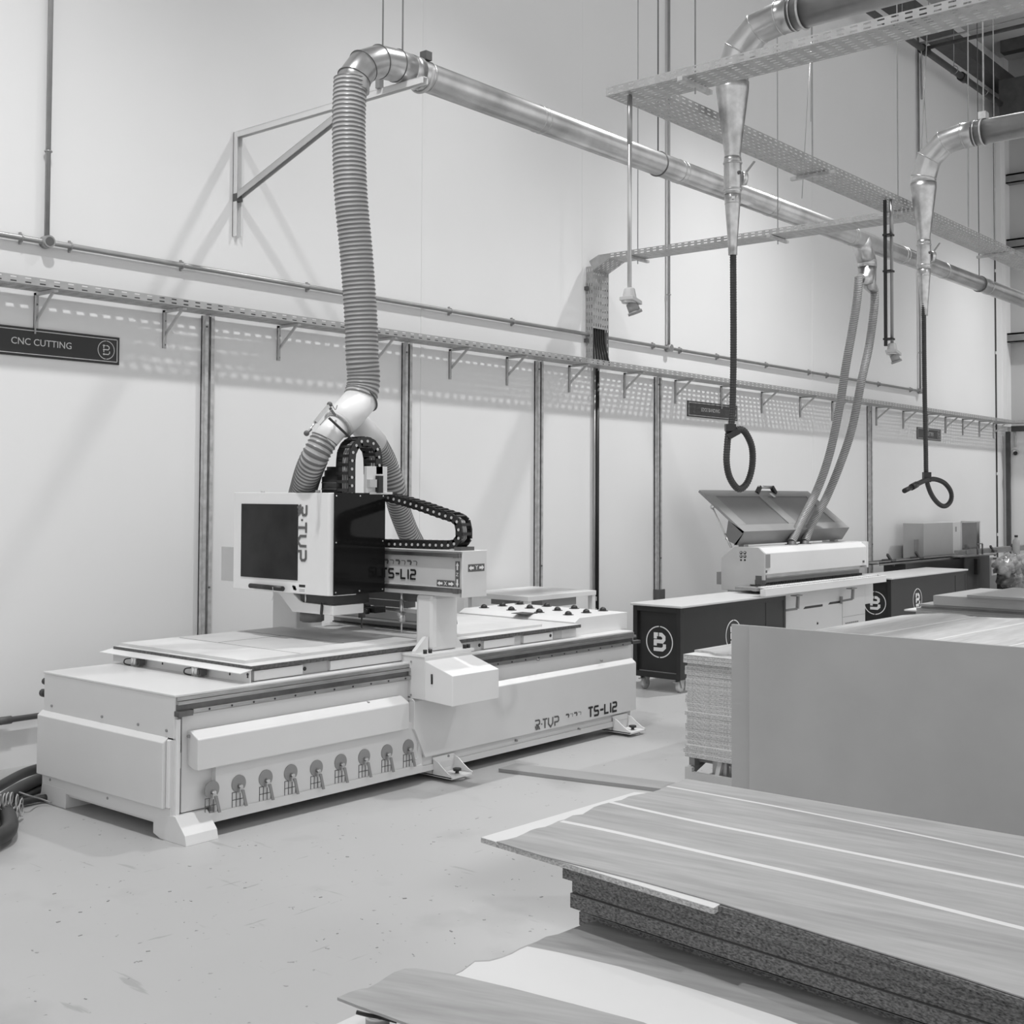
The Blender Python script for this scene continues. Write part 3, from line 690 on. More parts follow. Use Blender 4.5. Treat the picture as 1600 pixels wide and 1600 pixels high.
# protruding lower end panel with sloping top
m = MB().prism([(X0-.03, Y0+.05, .165), (X0-.03, Y0+.05, .505), (X0, Y0+.05, .53), (X0+.02, Y0+.05, .53), (X0+.02, Y0+.05, .165)], (0, Y1+.02-Y0-.05, 0))
m.build('lower_end_panel', WHITE, R, bevel=.004)
MB().box(X0-.012, X0+.02, Y0+.02, Y0+.045, .17, .52).build('corner_strip', WHITE2, R, bevel=.003)
MB().box(X0-.003, X0+.02, Y0+.02, Y1, .085, .165).box(X0, X0+.02, Y0-.004, Y0+.05, .10, .53).build('end_skirt', WHITE, R)
for y, z in ((6.70, .565), (6.17, .565), (5.82, .565), (5.56, .565), (6.7, .14), (6.1, .13)):
    MB().cyl((X0-.006, y, z), (X0, y, z), .008, n=8).build('screw', MGREY, R)
m = MB()
for y in (6.3, 6.5): pass
MB().cyl((X0+.03, Y1+.0, .69), (X0+.03, Y1+.05, .69), .02, n=10).cyl((X0+.03, Y1, .62), (X0+.03, Y1+.07, .62), .024, n=10).build('emergency_button', BLACK, R)
# end feet
MB().prism([(X0-.004, 6.53, 0), (X0-.004, 6.82, 0), (X0-.004, 6.80, .06), (X0-.004, 6.79, .11), (X0-.004, 6.53, .11)], (.2, 0, 0)).build('foot', WHITE, R, bevel=.003)
MB().prism([(X0-.004, 5.665, .02), (X0-.004, 5.665, .10), (X0-.004, 5.50, .135), (X0-.004, 5.47, .135), (X0-.004, 5.385, .05), (X0-.004, 5.372, .0), (X0-.004, 5.60, 0)], (.20, 0, 0)).build('foot', WHITE, R, bevel=.002)
# front guide rails
MB().box(X0+.01, X1+.01, Y0-.015, Y0+.03, .722, .742).box(X0+.01, X1+.02, Y0-.028, Y0+.03, .703, .721).build('upper_rail', STEEL, R, bevel=.002)
MB().box(X0+.01, X1, Y0-.008, Y0+.03, .672, .703).build('rail_recess', STEELD, R)
MB().box(X0+.10, X1-.05, Y0-.03, Y0+.01, .652, .674).build('gear_rack', STEEL, R, bevel=.002)
m = MB()
for k in range(27): m.cyl((X0+.2+k*.146, Y0-.032, .662), (X0+.2+k*.146, Y0-.029, .662), .006, n=8)
m.build('rack_holes', BLACK, R)
MB().box(X0+.0, X0+.09, Y0-.045, Y0+.0, .644, .672).build('rail_stop', STEELD, R, bevel=.003)
MB().box(X1-.02, X1+.06, Y0+.04, Y0+.09, .70, .735).box(X1-.02, X1+.09, Y0-.02, Y0+.01, .652, .675).build('rail_end', STEELD, R)
MB().box(X0+.05, X1-.01, Y0-.002, Y0+.03, .14, .645).build('front_web', WHITE, R)
# left front cover
yc = 5.40
def z_at(px, py, y): return at(px, py, 1, y)
a = z_at(310, 1156, yc); b = z_at(309, 1205, yc); e = z_at(640, 1096, yc)
xl, xr, zt, zb_ = a.x, e.x, a.z, b.z
MB().prism([(xl, yc, zb_), (xl, yc, zt), (xl, Y0-.03, zt+.035), (xl, Y0, zt+.035), (xl, Y0, zb_+.02), (xl, yc+.04, zb_)], (xr-xl, 0, 0)).build('left_front_cover', WHITE, R, bevel=.006)
MB().box(xl-.072, xl-.042, Y0-.012, Y0-.003, zb_+.10, zt-.01).build('vent_window', DGREY, R)
m = MB()
for k in range(2): m.box(xl-.065, xl-.05, Y0-.016, Y0-.012, zt-.055-k*.04, zt-.03-k*.04)
m.box(xl-.068, xl-.045, Y0-.015, Y0-.004, zb_+.01, zb_+.09)
m.build('vent_fittings', LGREY, R)
MB().box(X0+.03, xl-.075, Y0-.02, Y0, .13, .63).build('front_corner_post', WHITE2, R, bevel=.003)
MB().cyl((X0+.075, Y0-.03, .535), (X0+.075, Y0-.02, .535), .009, n=8).build('screw', MGREY, R)
# valve panel and valves
yv = 5.462
MB().prism([(4.05, yv, .07), (4.05, yv-.0, .20), (4.05, yv, zb_+.02), (4.05, Y0+.01, zb_+.02), (4.05, Y0+.01, .07)], (1.52, 0, 0)).build('valve_panel', WHITE, R)
MB().box(4.0, 5.6, yv-.012, yv+.03, .065, .118).build('lower_flange', WHITE, R, bevel=.003)
vp = [(330.6, 1233.4), (372.5, 1224), (414.7, 1215.6), (453.8, 1207), (494, 1200), (531.7, 1190.5), (568.5, 1182.5), (604, 1175), (637.5, 1167)]
for px, py in vp:
    c = at(px, py, 1, yv)
    vs = MB().cyl((c.x, yv-.006, c.z), (c.x, yv, c.z), .046, n=28).build('valve_disc', MGREY, R)
    MB().cyl((c.x, yv-.03, c.z-.012), (c.x, yv-.005, c.z-.012), .010, n=10).box(c.x-.012, c.x+.012, yv-.03, yv-.006, c.z-.045, c.z-.02).build('valve_stem', ALU, vs)
    MB().obox((c.x+.016, yv-.034, c.z-.075), (.008, -.0, .0), (0, .004, 0), (.012, .0, -.045)).build('valve_handle', MGREY, vs)
    g = MB()
    for k in range(4): g.box(c.x-.042+k*.026, c.x-.039+k*.026, yv-.003, yv, c.z-.125, c.z-.042)
    for k in range(3): g.box(c.x-.042, c.x+.039, yv-.003, yv, c.z-.125+k*.040, c.z-.122+k*.040)
    g.build('zone_grid', DGREY, vs)
# right front panel
yr = 5.44
q1 = z_at(994, 1035, yr); q2 = z_at(993.7, 1108.7, yr)
zt2, zb2, xr2 = q1.z, q2.z, q1.x
xq = 5.52
MB().prism([(xq+.10, yr, zb2), (xr2, yr, zb2), (xr2, yr, zt2), (xq, yr, zt2), (xq, yr, zb2+.19), (xq+.02, yr, zb2+.16)], (0, .05, 0)).prism([(xq, yr, zt2), (xq, Y0-.02, zt2+.03), (xq, Y0, zt2+.03), (xq, Y0, zt2)], (xr2-xq, 0, 0)).build('right_front_panel', WHITE, R, bevel=.003)
MB().prism([(xq+.04, yr+.01, zb2+.005), (xq+.06, yr+.01, zb2+.19), (xq+.10, yr+.02, .07), (xq-.02, yr+.02, .12)], (0, .04, 0)).build('panel_fold', WHITE, R)
MB().box(5.5, X1-.10, yv-.006, Y0, .062, .10).box(5.5, X1-.06, yv+.01, Y0, .10, zb2+.01).build('lower_rail_skirt', WHITE, R, bevel=.002)
for px, py in ((905, 1139), (807, 1157), (982, 1118), (700, 1181), (575, 1098), (940, 1032), (841, 1031)):
    c = at(px, py, 1, yv); MB().cyl((c.x, yv-.008, c.z), (c.x, yv+.01, c.z), .008, n=8).build('screw', MGREY, R)
# splayed feet
def foot(xa):
    f = MB()
    for xs in (xa, xa+.19):
        pr = [(xs, 5.47, .13), (xs, 5.42, .115), (xs, 5.38, .085), (xs, 5.33, .055), (xs, 5.30, .045), (xs, 5.30, .025), (xs, 5.60, .025), (xs, 5.60, .13)]
        f.prism(pr, (.008, 0, 0))
    f.box(xa, xa+.198, 5.30, 5.62, .022, .036).box(xa, xa+.198, 5.46, 5.47, .03, .14)
    o = f.build('foot', WHITE2, R, bevel=.002)
    MB().cyl((xa+.11, 5.355, .03), (xa+.11, 5.355, .06), .012, n=8).cyl((xa+.11, 5.355, .055), (xa+.11, 5.355, .07), .028, n=6).build('levelling_bolt', BLACK, o)
    MB().cyl((xa+.11, 5.355, 0), (xa+.11, 5.355, .018), .055, n=24).cyl((xa+.11, 5.355, .016), (xa+.11, 5.355, .04), .014, n=8).build('foot_pad', MGREY, o)
foot(at(707, 1225, 1, 5.32).x-.03); foot(at(985, 1157, 1, 5.32).x-.03)
# text
c = at(836, 1141, 1, yr)
logo('R.TUP', (c.x, yr-.001, c.z), (1, 0, 0), (0, 0, 1), .066, .0105, 'maker_lettering', TEXTG, R)
c = at(884, 1126, 1, yr)
mb_logo = MB()
for k in range(4):
    strokes(mb_logo, [[(a_+k*1.05, b_) for a_, b_ in [(0, .9), (.6, .9), (.72, .75), (.62, .4)]]], (c.x, yr-.001, c.z), (1, 0, 0), (0, 0, 1), .0115 if k % 2 == 0 else .003, .046)
mb_logo.build('arrow_marks', TEXTG, R, solid=.001)
c = at(919, 1121, 1, yr)
logo('TS-L12', (c.x, yr-.001, c.z), (1, 0, 0), (0, 0, 1), .072, .015, 'model_lettering', TEXTK, R)

# table ------------------------------------------------------------------------------
MB().box(4.36, 7.36, 5.58, 6.85, ZB, .822).build('table_frame', WHITE, R)
for xa, xb2 in ((4.37, 4.72), (4.93, 5.9), (6.3, 6.62), (6.72, 7.05)): MB().box(xa, xb2, 5.555, 5.58, ZB+.004, .815).build('table_side_plate', WHITE2, R, bevel=.002)
for xa, xb2 in ((4.72, 4.93), (5.9, 6.02), (7.08, 7.18)): MB().box(xa, xb2, 5.575, 5.582, ZB+.002, .822).build('side_shade_strip', LGREY, R)  # grey strips stand in for the shade between the side plates
for px, py in ((476, 1044), (860, 990), (749, 1007), (640, 1021)):
    c = at(px, py, 1, 5.555); MB().cyl((c.x, 5.553, .79), (c.x, 5.556, .79), .012, n=12).build('side_hole', BLACK, R)
MB().box(4.33, 7.36, 5.535, 6.90, .823, .845).build('lower_board', MDFE, R)
MB().box(4.335, 7.355, 5.54, 6.895, .845, .847).box(4.37, 7.03, 5.64, 6.89, .847, .865).build('spoilboard', MDFT, R)
m = MB().obox((4.78, 6.25, .8655), (.001, 0, 0), (0, .60, 0), (0, 0, .0006)).obox((5.3, 6.35, .8655), (.001, 0, 0), (0, .5, 0), (0, 0, .0006)).obox((5.05, 6.45, .8655), (.26, 0, 0), (0, .001, 0), (0, 0, .0006))
m.build('cut_lines', MDFE, R)
# end stop plate with brackets
MB().prism([(4.335, 5.53, .826), (4.255, 5.53, .812), (4.255, 6.93, .812), (4.335, 6.93, .826)], (0, 0, .004)).box(4.33, 4.335, 5.54, 6.9, ZB, .826).build('end_stop_plate', WHITE2, R)
for y in (6.60, 5.985):
    b_ = MB().box(4.28, 4.33, y-.03, y+.03, ZB, .815).cyl((4.285, y-.015, ZB), (4.285, y-.015, .82), .012, n=10).cyl((4.285, y+.015, ZB), (4.285, y+.015, .82), .012, n=10).build('stop_cylinder', ALU, R)
    MB().box(4.27, 4.31, y-.075, y-.04, ZB+.01, .80).cyl((4.265, y-.058, .80), (4.265, y-.058, .77), .008, n=8).build('sensor_block', DGREY, b_)
    MB().tube(smooth_path([(4.28, y+.03, .80), (4.27, y+.075, .79), (4.27, y+.08, .765), (4.28, y+.03, .758)], 5), .004, 6).build('air_tube', BLACK, b_)
for y in (6.37, 5.72, 5.56):
    MB().cyl((4.326, y, .80), (4.331, y, .80), .008, n=8).box(4.327, 4.331, y-.003, y+.003, .785, .80).cyl((4.326, y, .785), (4.331, y, .785), .005, n=8).build('keyhole', BLACK, R)
# raised outfeed top with ball casters
MB().prism([(7.36, 5.60, ZB), (8.05, 5.60, ZB), (8.05, 5.60, .885), (7.43, 5.60, .885), (7.37, 5.60, .855)], (0, 1.17, 0)).build('outfeed_top', WHITE2, R, bevel=.003)
for y in (5.80, 6.085, 6.37, 6.66):
    for x in (7.55, 7.78, 8.0):
        MB().cyl((x, y, .885), (x, y, .888), .042, n=16).ball((x, y, .888), .028, n=14, m=6, z0=0).build('ball_caster', BLACK, R)
MB().obox((7.41, 6.12, .8865), (.07, 0, 0), (0, .075, 0), (0, 0, .0015)).build('chip_opening', BLACK, R)

# carriage ----------------------------------------------------------------------------
CX0, CX1 = 5.52, 5.95
MB().box(CX0, CX1, 5.352, 5.56, .533, .795).build('carriage', WHITE, R, bevel=.004)
MB().prism([(CX0, 5.353, .775), (CX0, 5.12, .705), (CX0, 5.12, .520), (CX0, 5.353, .533)], (CX1-CX0, 0, 0)).build('motor_cover', WHITE2, R, bevel=.004)
MB().box(CX0-.005, CX1+.03, 5.355, 5.58, .795, .812).build('carriage_plate', WHITE2, R, bevel=.002)
MB().cyl((CX0-.003, 5.29, .70), (CX0-.001, 5.29, .64), .007, n=8).build('cover_slot', BLACK, R)
for y, z in ((5.47, .76), (5.47, .555)): MB().cyl((CX0-.004, y, z), (CX0, y, z), .007, n=8).build('screw', MGREY, R)
# legs
MB().box(5.66, 5.90, 5.42, 5.58, .81, 1.17).build('gantry_leg', WHITE, R, bevel=.03)
MB().box(5.66, 5.90, 6.74, 7.0, .62, 1.17).build('gantry_leg', WHITE, R, bevel=.01)
MB().box(5.5, 5.98, 6.80, 6.98, .50, .70).build('rear_carriage', WHITE, R)
MB().prism([(5.65, 5.45, .812), (5.65, 5.45, .905), (5.63, 5.45, .905), (5.535, 5.45, .825), (5.535, 5.45, .812)], (0, .03, 0)).build('gusset', WHITE2, R)
MB().prism([(5.90, 5.45, .812), (5.90, 5.45, .90), (5.97, 5.45, .825), (5.97, 5.45, .812)], (0, .03, 0)).build('gusset', WHITE2, R)
for x in (5.565, 5.61, 5.93, 5.965): MB().cyl((x, 5.395, .812), (x, 5.395, .836), .013, n=10).build('bolt', BLACK, R)
# beam
by0, by1 = 5.17, 7.15
MB().box(5.665, 5.88, by0+.004, by1, 1.165, 1.445).build('gantry_beam', LGREY, R, bevel=.004)
MB().box(5.66, 5.885, by0, by0+.01, 1.163, 1.447).box(5.655, 5.89, by0, by1, 1.444, 1.452).build('beam_end_plate', WHITE, R, bevel=.003)
for z in (1.425, 1.205):
    MB().box(5.635, 5.665, by0+.01, by1, z-.013, z+.010).build('linear_rail', STEELD, R, bevel=.002)
    MB().box(5.630, 5.640, by0+.015, by0+.055, z-.016, z+.013).build('rail_end_cap', DGREY, R)
m = MB().box(5.655, 5.665, by0+.02, by1, 1.166, 1.19).box(5.655, 5.665, by0+.02, by1, 1.22, 1.225); m.build('rail_seat', WHITE, R)
fx = 5.663
c = at(588, 902, 0, fx)
logo('TS-L12', (fx, 5.885, 1.258), (0, -1, 0), (0, 0, 1), .062, .0125, 'model_lettering', TEXTK, R)
mb2 = MB()
for k in range(6):
    strokes(mb2, [[(a_+k*1.12, b_) for a_, b_ in [(0, .9), (.6, .9), (.74, .75), (.62, .35)]]], (fx, 5.865, 1.332), (0, -1, 0), (0, 0, 1), .012 if k % 2 == 0 else .004, .047)
mb2.build('arrow_marks', TEXTG, R, solid=.001)
def arrowplate(O, u, v, L_, W_, letter):
    O, u, v = Vector(O), Vector(u), Vector(v); n = u.cross(v)
    MB().obox(O+n*.001, u*L_/2, v*W_/2, n*.001).build('arrow_plate', TEXTG, R)
    text_mesh(letter, W_*.85, O+n*.0022, u if letter != 'Z' else -v*-1, v, 'axis_letter', PRINT, R) if letter != 'Z' else text_mesh(letter, W_*.85, O+n*.0022, Vector(v)*-1 if False else Vector((0, -1, 0)), Vector((0, 0, 1)), 'axis_letter', PRINT, R)
    a = MB()
    for s_ in (-1, 1):
        P = [(s_*.47, 0), (s_*.33, .38), (s_*.33, .18), (s_*.17, .18), (s_*.17, -.18), (s_*.33, -.18), (s_*.33, -.38)]
        a.prism([O+n*.0024+u*(p*L_)+v*(q*W_*.9) for p, q in P], n*.0004)
    a.build('arrows', PRINT, R)
arrowplate((fx, 5.315, 1.245), (0, -1, 0), (0, 0, 1), .15, .042, 'X')
arrowplate((fx, 5.215, 1.305), (0, 0, 1), (0, 1, 0), .165, .036, 'Z')
arrowplate((5.785, by0-.001, 1.345), (1, 0, 0), (0, 0, 1), .15, .046, 'Y')
# head cabinet ---------------------------------------------------------------------------
hx, hy0, hy1, hz0, hz1 = 5.155, 5.802, 6.79, 1.167, 1.809
pr = [(5.36, hy0)]
pr += [(hx+.13-.13*math.sin(t), hy0+.05+.0-.05*math.cos(t)) for t in [PI/2*k/8 for k in range(9)]]
pr += [(hx, hy1), (5.36, hy1)]
MB().prism([(x, y, hz0) for x, y in pr], (0, 0, hz1-hz0)).build('screen_cabinet', WHITE2, R, bevel=.004)
MB().box(5.36, 5.63, hy0+.25, hy1, 1.20, 1.79).build('cabinet_rear', DGREY, R)
MB().box(5.165, 5.60, hy0-.006, hy0, hz0+.006, hz1).build('acrylic_side_window', BLACKG, R)
m = MB()
for x in (5.18, 5.38, 5.58):
    for z in (1.79, 1.50, 1.19):
        if not (x == 5.38 and z == 1.50): m.cyl((x, hy0-.008, z), (x, hy0-.005, z), .005, n=8)
m.build('window_screws', ALU, R)
s0 = at(378, 787, 0, hx); s1 = at(465, 907, 0, hx)
MB().box(hx-.004, hx+.002, s1.y, s0.y, s1.z, s0.z).build('screen', SCREEN, R)
c = at(465, 789, 0, hx)
logo('R.TUP', (hx-.001, at(465.5, 789, 0, hx).y, at(465, 789, 0, hx).z), (0, 0, -1), (0, -1, 0), .088, .017, 'maker_lettering', TEXTG, R)
h0 = at(391, 915, 0, hx-.03); h1 = at(442, 920, 0, hx-.03)
MB().cyl(h0, h1, .016, n=14).build('door_handle', BLACK, R)
MB().tube(smooth_path([at(426, 917, 0, hx-.05), at(427, 930, 0, hx-.05), at(425, 938, 0, hx-.05)], 4), .002, 5).build('key_string', LGREY, R)
c = at(466, 919, 0, hx)
MB().obox((hx-.001, c.y, c.z), (.001, 0, 0), (0, .075, 0), (0, 0, .028)).build('warning_label', PRINT, R)
MB().box(hx-.003, hx-.0022, c.y-.07, c.y-.01, c.z+.008, c.z+.024).box(hx-.003, hx-.0022, c.y-.065, c.y-.012, c.z-.008, c.z-.006).box(hx-.003, hx-.0022, c.y-.065, c.y-.012, c.z-.018, c.z-.016).cyl((hx-.003, c.y+.035, c.z), (hx-.002, c.y+.035, c.z), .015, n=8).obox((hx-.0026, c.y+.035, c.z), (.0004, 0, 0), (0, .018, .012), (0, -.004, .006)).build('label_print', TEXTK, R)
MB().cyl((hx+.05, 6.55, hz1), (hx+.05, 6.55, hz1+.012), .014, n=8).cyl((hx+.05, 6.0, hz1), (hx+.05, 6.0, hz1+.016), .016, n=8).build('top_screw', LGREY, R)
a = at(348, 854, 0, 5.35); b = at(364, 908, 0, 5.35)
MB().box(5.34, 5.345, b.y-.08, a.y, b.z, a.z).build('side_flap', LGREY, R)
# dust hood and brush under the cabinet
MB().prism([(5.19, 6.37, hz0), (5.19, 6.26, 1.08), (5.19, 6.22, 1.045), (5.19, 5.83, 1.045), (5.19, 5.83, 1.105), (5.19, 6.12, 1.11), (5.19, 6.16, 1.125), (5.19, 6.22, hz0)], (.26, 0, 0)).build('dust_hood', WHITE, R, bevel=.004)
MB().box(5.20, 5.5, 5.835, 6.15, 1.108, hz0).build('spindle_housing', BLACK, R)
MB().cyl((5.22, 5.98, 1.105), (5.22, 5.98, hz0), .007, n=8).cyl((5.20, 6.10, 1.105), (5.20, 6.10, hz0), .006, n=8).cyl((5.22, 5.87, 1.105), (5.22, 5.87, hz0), .007, n=8).build('guide_rod', ALU, R)
MB().obox((5.185, 5.93, 1.075), (.004, 0, 0), (0, .008, .01), (0, -.004, .035)).build('hood_lever', BLACK, R)
b0_ = at(488, 972, 0, 5.26)
MB().cyl((5.30, b0_.y+.05, .985), (5.30, b0_.y+.05, 1.05), .078, n=28).cyl((5.30, b0_.y+.05, .978), (5.30, b0_.y+.05, .985), .066, n=28).build('brush_ring', DGREY, R)
# black spindle motor and vertical chain above the cabinet
c = at(520, 760, 1, 5.98)
MB().lathe((c.x+.02, 5.98, 1.80), [(.085, 0), (.085, .11), (.07, .115), (.07, .15), (.055, .155), (.055, .175)], 24).build('spindle_motor', BLACK, R)
MB().lathe((c.x+.02, 5.98, 1.80), [(.088, .03), (.088, .036)], 24).lathe((c.x+.02, 5.98, 1.80), [(.088, .07), (.088, .076)], 24).build('motor_fins', DGREY, R)
MB().box(5.42, 5.47, 5.94, 5.97, 1.8, 2.15).build('head_column', LGREY, R)
MB().box(5.44, 5.62, 5.80, 5.83, 1.80, 1.98).box(5.46, 5.66, 5.79, 5.84, 1.80, 1.815).build('chain_bracket', WHITE, R, bevel=.002)
MB().box(5.44, 5.50, 5.77, 5.80, 1.845, 1.895).build('solenoid_valve', LGREY, R)
MB().box(5.515, 5.555, 5.77, 5.80, 1.81, 1.92).build('connector_block', BLACK, R)

def chain(path, side, half, hgt, name):
    """drag chain: links with side plates, cross bars and pale pins"""
    P = resample(smooth_path(path, 14), .052); side = Vector(side); n_ = len(P)-1
    m = MB(); m.m2 = LGREY
    for i in range(n_):
        a, b = P[i], P[i+1]; d = (b-a).normalized(); up = side.cross(d)
        c = (a+b)/2
        for s_ in (-1, 1):
            m.obox(c+side*half*s_, d*.030, side*.005, up*hgt/2)
            k0 = len(m.f); m.cyl(a+side*(half+.005)*s_, a+side*(half+.0075)*s_, .0095, n=10)
            for k_ in range(k0, len(m.f)): m.mi[k_] = 1
        for s_ in (-1, 1): m.obox(c+up*hgt/2*s_, d*.009, side*half, up*.004)
    o = m.build(name, BLACK, R)
    q = MB()
    for k in (-.4, 0, .4): q.tube([x+side*half*k for x in P], .007, 6)
    q.build('chain_cables', MGREY, o)
chain([at(540, 772, 1, 5.86), at(540, 725, 1, 5.86), at(543, 703, 1, 5.86), at(553, 691, 1, 5.86), at(566, 690, 1, 5.86), at(577, 697, 1, 5.86), at(582, 712, 1, 5.86), at(583, 740, 1, 5.86)], (0, 1, 0), .055, .056, 'vertical_cable_chain')
cx = 5.74
def Q(px, py): return Vector((cx, at(px, py, 0, 5.695).y, at(px, py, 0, 5.695).z))
chain([Q(590, 775), Q(612, 779), Q(650, 790), Q(690, 804), Q(712, 812), Q(717, 826), Q(717, 842), Q(708, 851), Q(690, 852), Q(650, 851), Q(600, 850), Q(540, 848), Q(500, 847)], (1, 0, 0), .045, .052, 'gantry_cable_chain')
MB().box(5.69, 5.80, 5.22, 6.6, 1.452, 1.462).build('chain_tray', LGREY, R)
MB().box(5.68, 5.80, 5.20, 5.26, 1.452, 1.475).build('chain_anchor', DGREY, R)
# loading unit behind the gantry
MB().box(6.15, 6.30, 5.85, 6.9, .865, .93).build('pusher_beam', MGREY, R)
MB().box(6.145, 6.15, 5.86, 6.9, .90, .915).build('pusher_strip', ALU, R)
MB().box(6.10, 6.13, 5.9, 6.75, .985, 1.01).build('linear_rod', ALU, R)
for k, (px, py) in enumerate(((562, 945), (585, 952), (535, 948))):
    c = at(px, py, 0, 6.0); MB().box(5.95, 6.05, c.y-.06, c.y+.05, c.z-.02, c.z+.02).cyl((5.94, c.y, c.z-.01), (5.90, c.y, c.z-.01), .02, n=10).build('pneumatic_block', [DGREY, BLACK, BLACK][k], R)
MB().tube(smooth_path([(6.0, 6.0, 1.12), (6.05, 5.80, 1.10), (6.08, 5.68, 1.02), (6.1, 5.66, .93)], 8), .035, 12).build('vacuum_hose', HOSE2, R)
for y in (5.79, 6.17):
    c = Vector((5.75, y, 1.0))
    MB().cyl(c+V(0, 0, .10), c+V(0, 0, .165), .009, n=8).cyl(c+V(0, 0, .0), c+V(0, 0, .11), .013, .013, 10).cyl(c+V(0, 0, -.03), c+V(0, 0, .03), .024, n=12).cyl(c+V(0, 0, -.10), c+V(0, 0, -.03), .006, n=8).cyl(c+V(-.03, 0, .02), c+V(.03, 0, .02), .012, n=8).build('locating_pin', DGREY if y > 6 else ALU, R)
MB().box(5.80, 5.86, 5.6, 6.72, 1.10, 1.165).build('rear_manifold', DGREY, R)
MB().box(6.12, 6.15, 5.72, 6.88, .866, .874).build('beam_shade_strip', BLACK, R)  # black strip laid in as the shade along the pusher beam's foot
MB().box(6.08, 6.20, 5.9, 6.8, .93, .985).build('suction_bar', LGREY, R)
MB().box(5.97, 6.07, 5.98, 6.5, 1.03, 1.075).build('drill_block', DGREY, R)

# white offload bench beyond the router
t = thing('offload_bench', 'low white steel bench standing behind the router by the wall', 'bench', (8.8, 7.1, 0))
MB().box(8.33, 9.33, 6.84, 7.60, .875, .918).build('bench_top', WHITE2, t, bevel=.003)
for x, y in ((8.36, 6.87), (9.30, 6.87), (8.36, 7.57), (9.30, 7.57)): MB().box(x-.025, x+.025, y-.025, y+.025, 0, .875).build('leg', WHITE2, t)
MB().box(8.36, 9.3, 6.85, 6.89, .70, .73).box(9.28, 9.32, 6.87, 7.57, .70, .73).box(8.36, 9.3, 7.55, 7.59, .70, .73).build('lower_rail', WHITE2, t)
MB().box(8.6, 9.1, 6.9, 7.5, .80, .87).build('under_tray', MGREY, t)
for y in (6.83, 7.02): pass
MB().box(9.325, 9.34, 6.84, 6.88, .82, .86).box(9.325, 9.34, 6.84, 6.88, .71, .75).build('hinge', MGREY, t)

# hoses and cables on the floor left ----------------------------------------------------
def fl(px, py, z=.05): return at(px, py, 2, z)
for k, (pp, r_, l) in enumerate((([(80, 1196, .07), (40, 1207, .07), (0, 1228, .07), (-60, 1262, .07)], .030, 'black floor hose furthest back in the bundle by router'),
        ([(85, 1209, .09), (45, 1225, .09), (10, 1245, .09), (-50, 1300, .09)], .037, 'thickest black floor hose entering router base'),
        ([(80, 1228, .04), (45, 1240, .04), (15, 1256, .04), (-60, 1290, .04)], .022, 'middle thin black floor hose beside the coil'),
        ([(80, 1245, .03), (50, 1250, .03), (25, 1258, .03), (-40, 1290, .03)], .020, 'lowest black floor hose half under the coil'),
        ([(-40, 1235, .06), (0, 1258, .06), (12, 1275, .06), (15, 1292, .06), (4, 1305, .06), (-40, 1325, .06)], .043, 'black floor hose bending forward below the coil'))):
    tag(MB().tube(smooth_path([fl(*p) for p in pp], 8), r_, 14).build('floor_hose', RUBBER), l, 'hose', 'black hoses on the floor left of the router')
p = resample(smooth_path([fl(-40, 1262, .13), fl(0, 1254, .13), fl(18, 1250, .12), fl(32, 1258, .09), fl(33, 1266, .06), fl(22, 1272, .05)], 10), .004)
m = MB(); hx_ = []
for i, q in enumerate(p):
    a = i*.75; hx_.append(q+V(math.cos(a)*.030, math.cos(a)*.030, math.sin(a)*.042))
tag(m.tube(hx_, .0035, 6).build('coiled_air_line', HOSE), 'springy grey coiled air line lying on the black hoses', 'hose')
tag(MB().cyl((-3, YW-.06, .03), (4.0, YW-.06, .03), .03, n=12).build('floor_cable', RUBBER), 'black cable lying along foot of the wall at left', 'cable')
tag(MB().tube(smooth_path([fl(30, 1238, .1), fl(45, 1243, .1), fl(60, 1247, .05), fl(80, 1254, .02)], 6), .005, 6).build('thin_cable', MGREY), 'thin grey cable trailing from coil to router foot', 'cable')

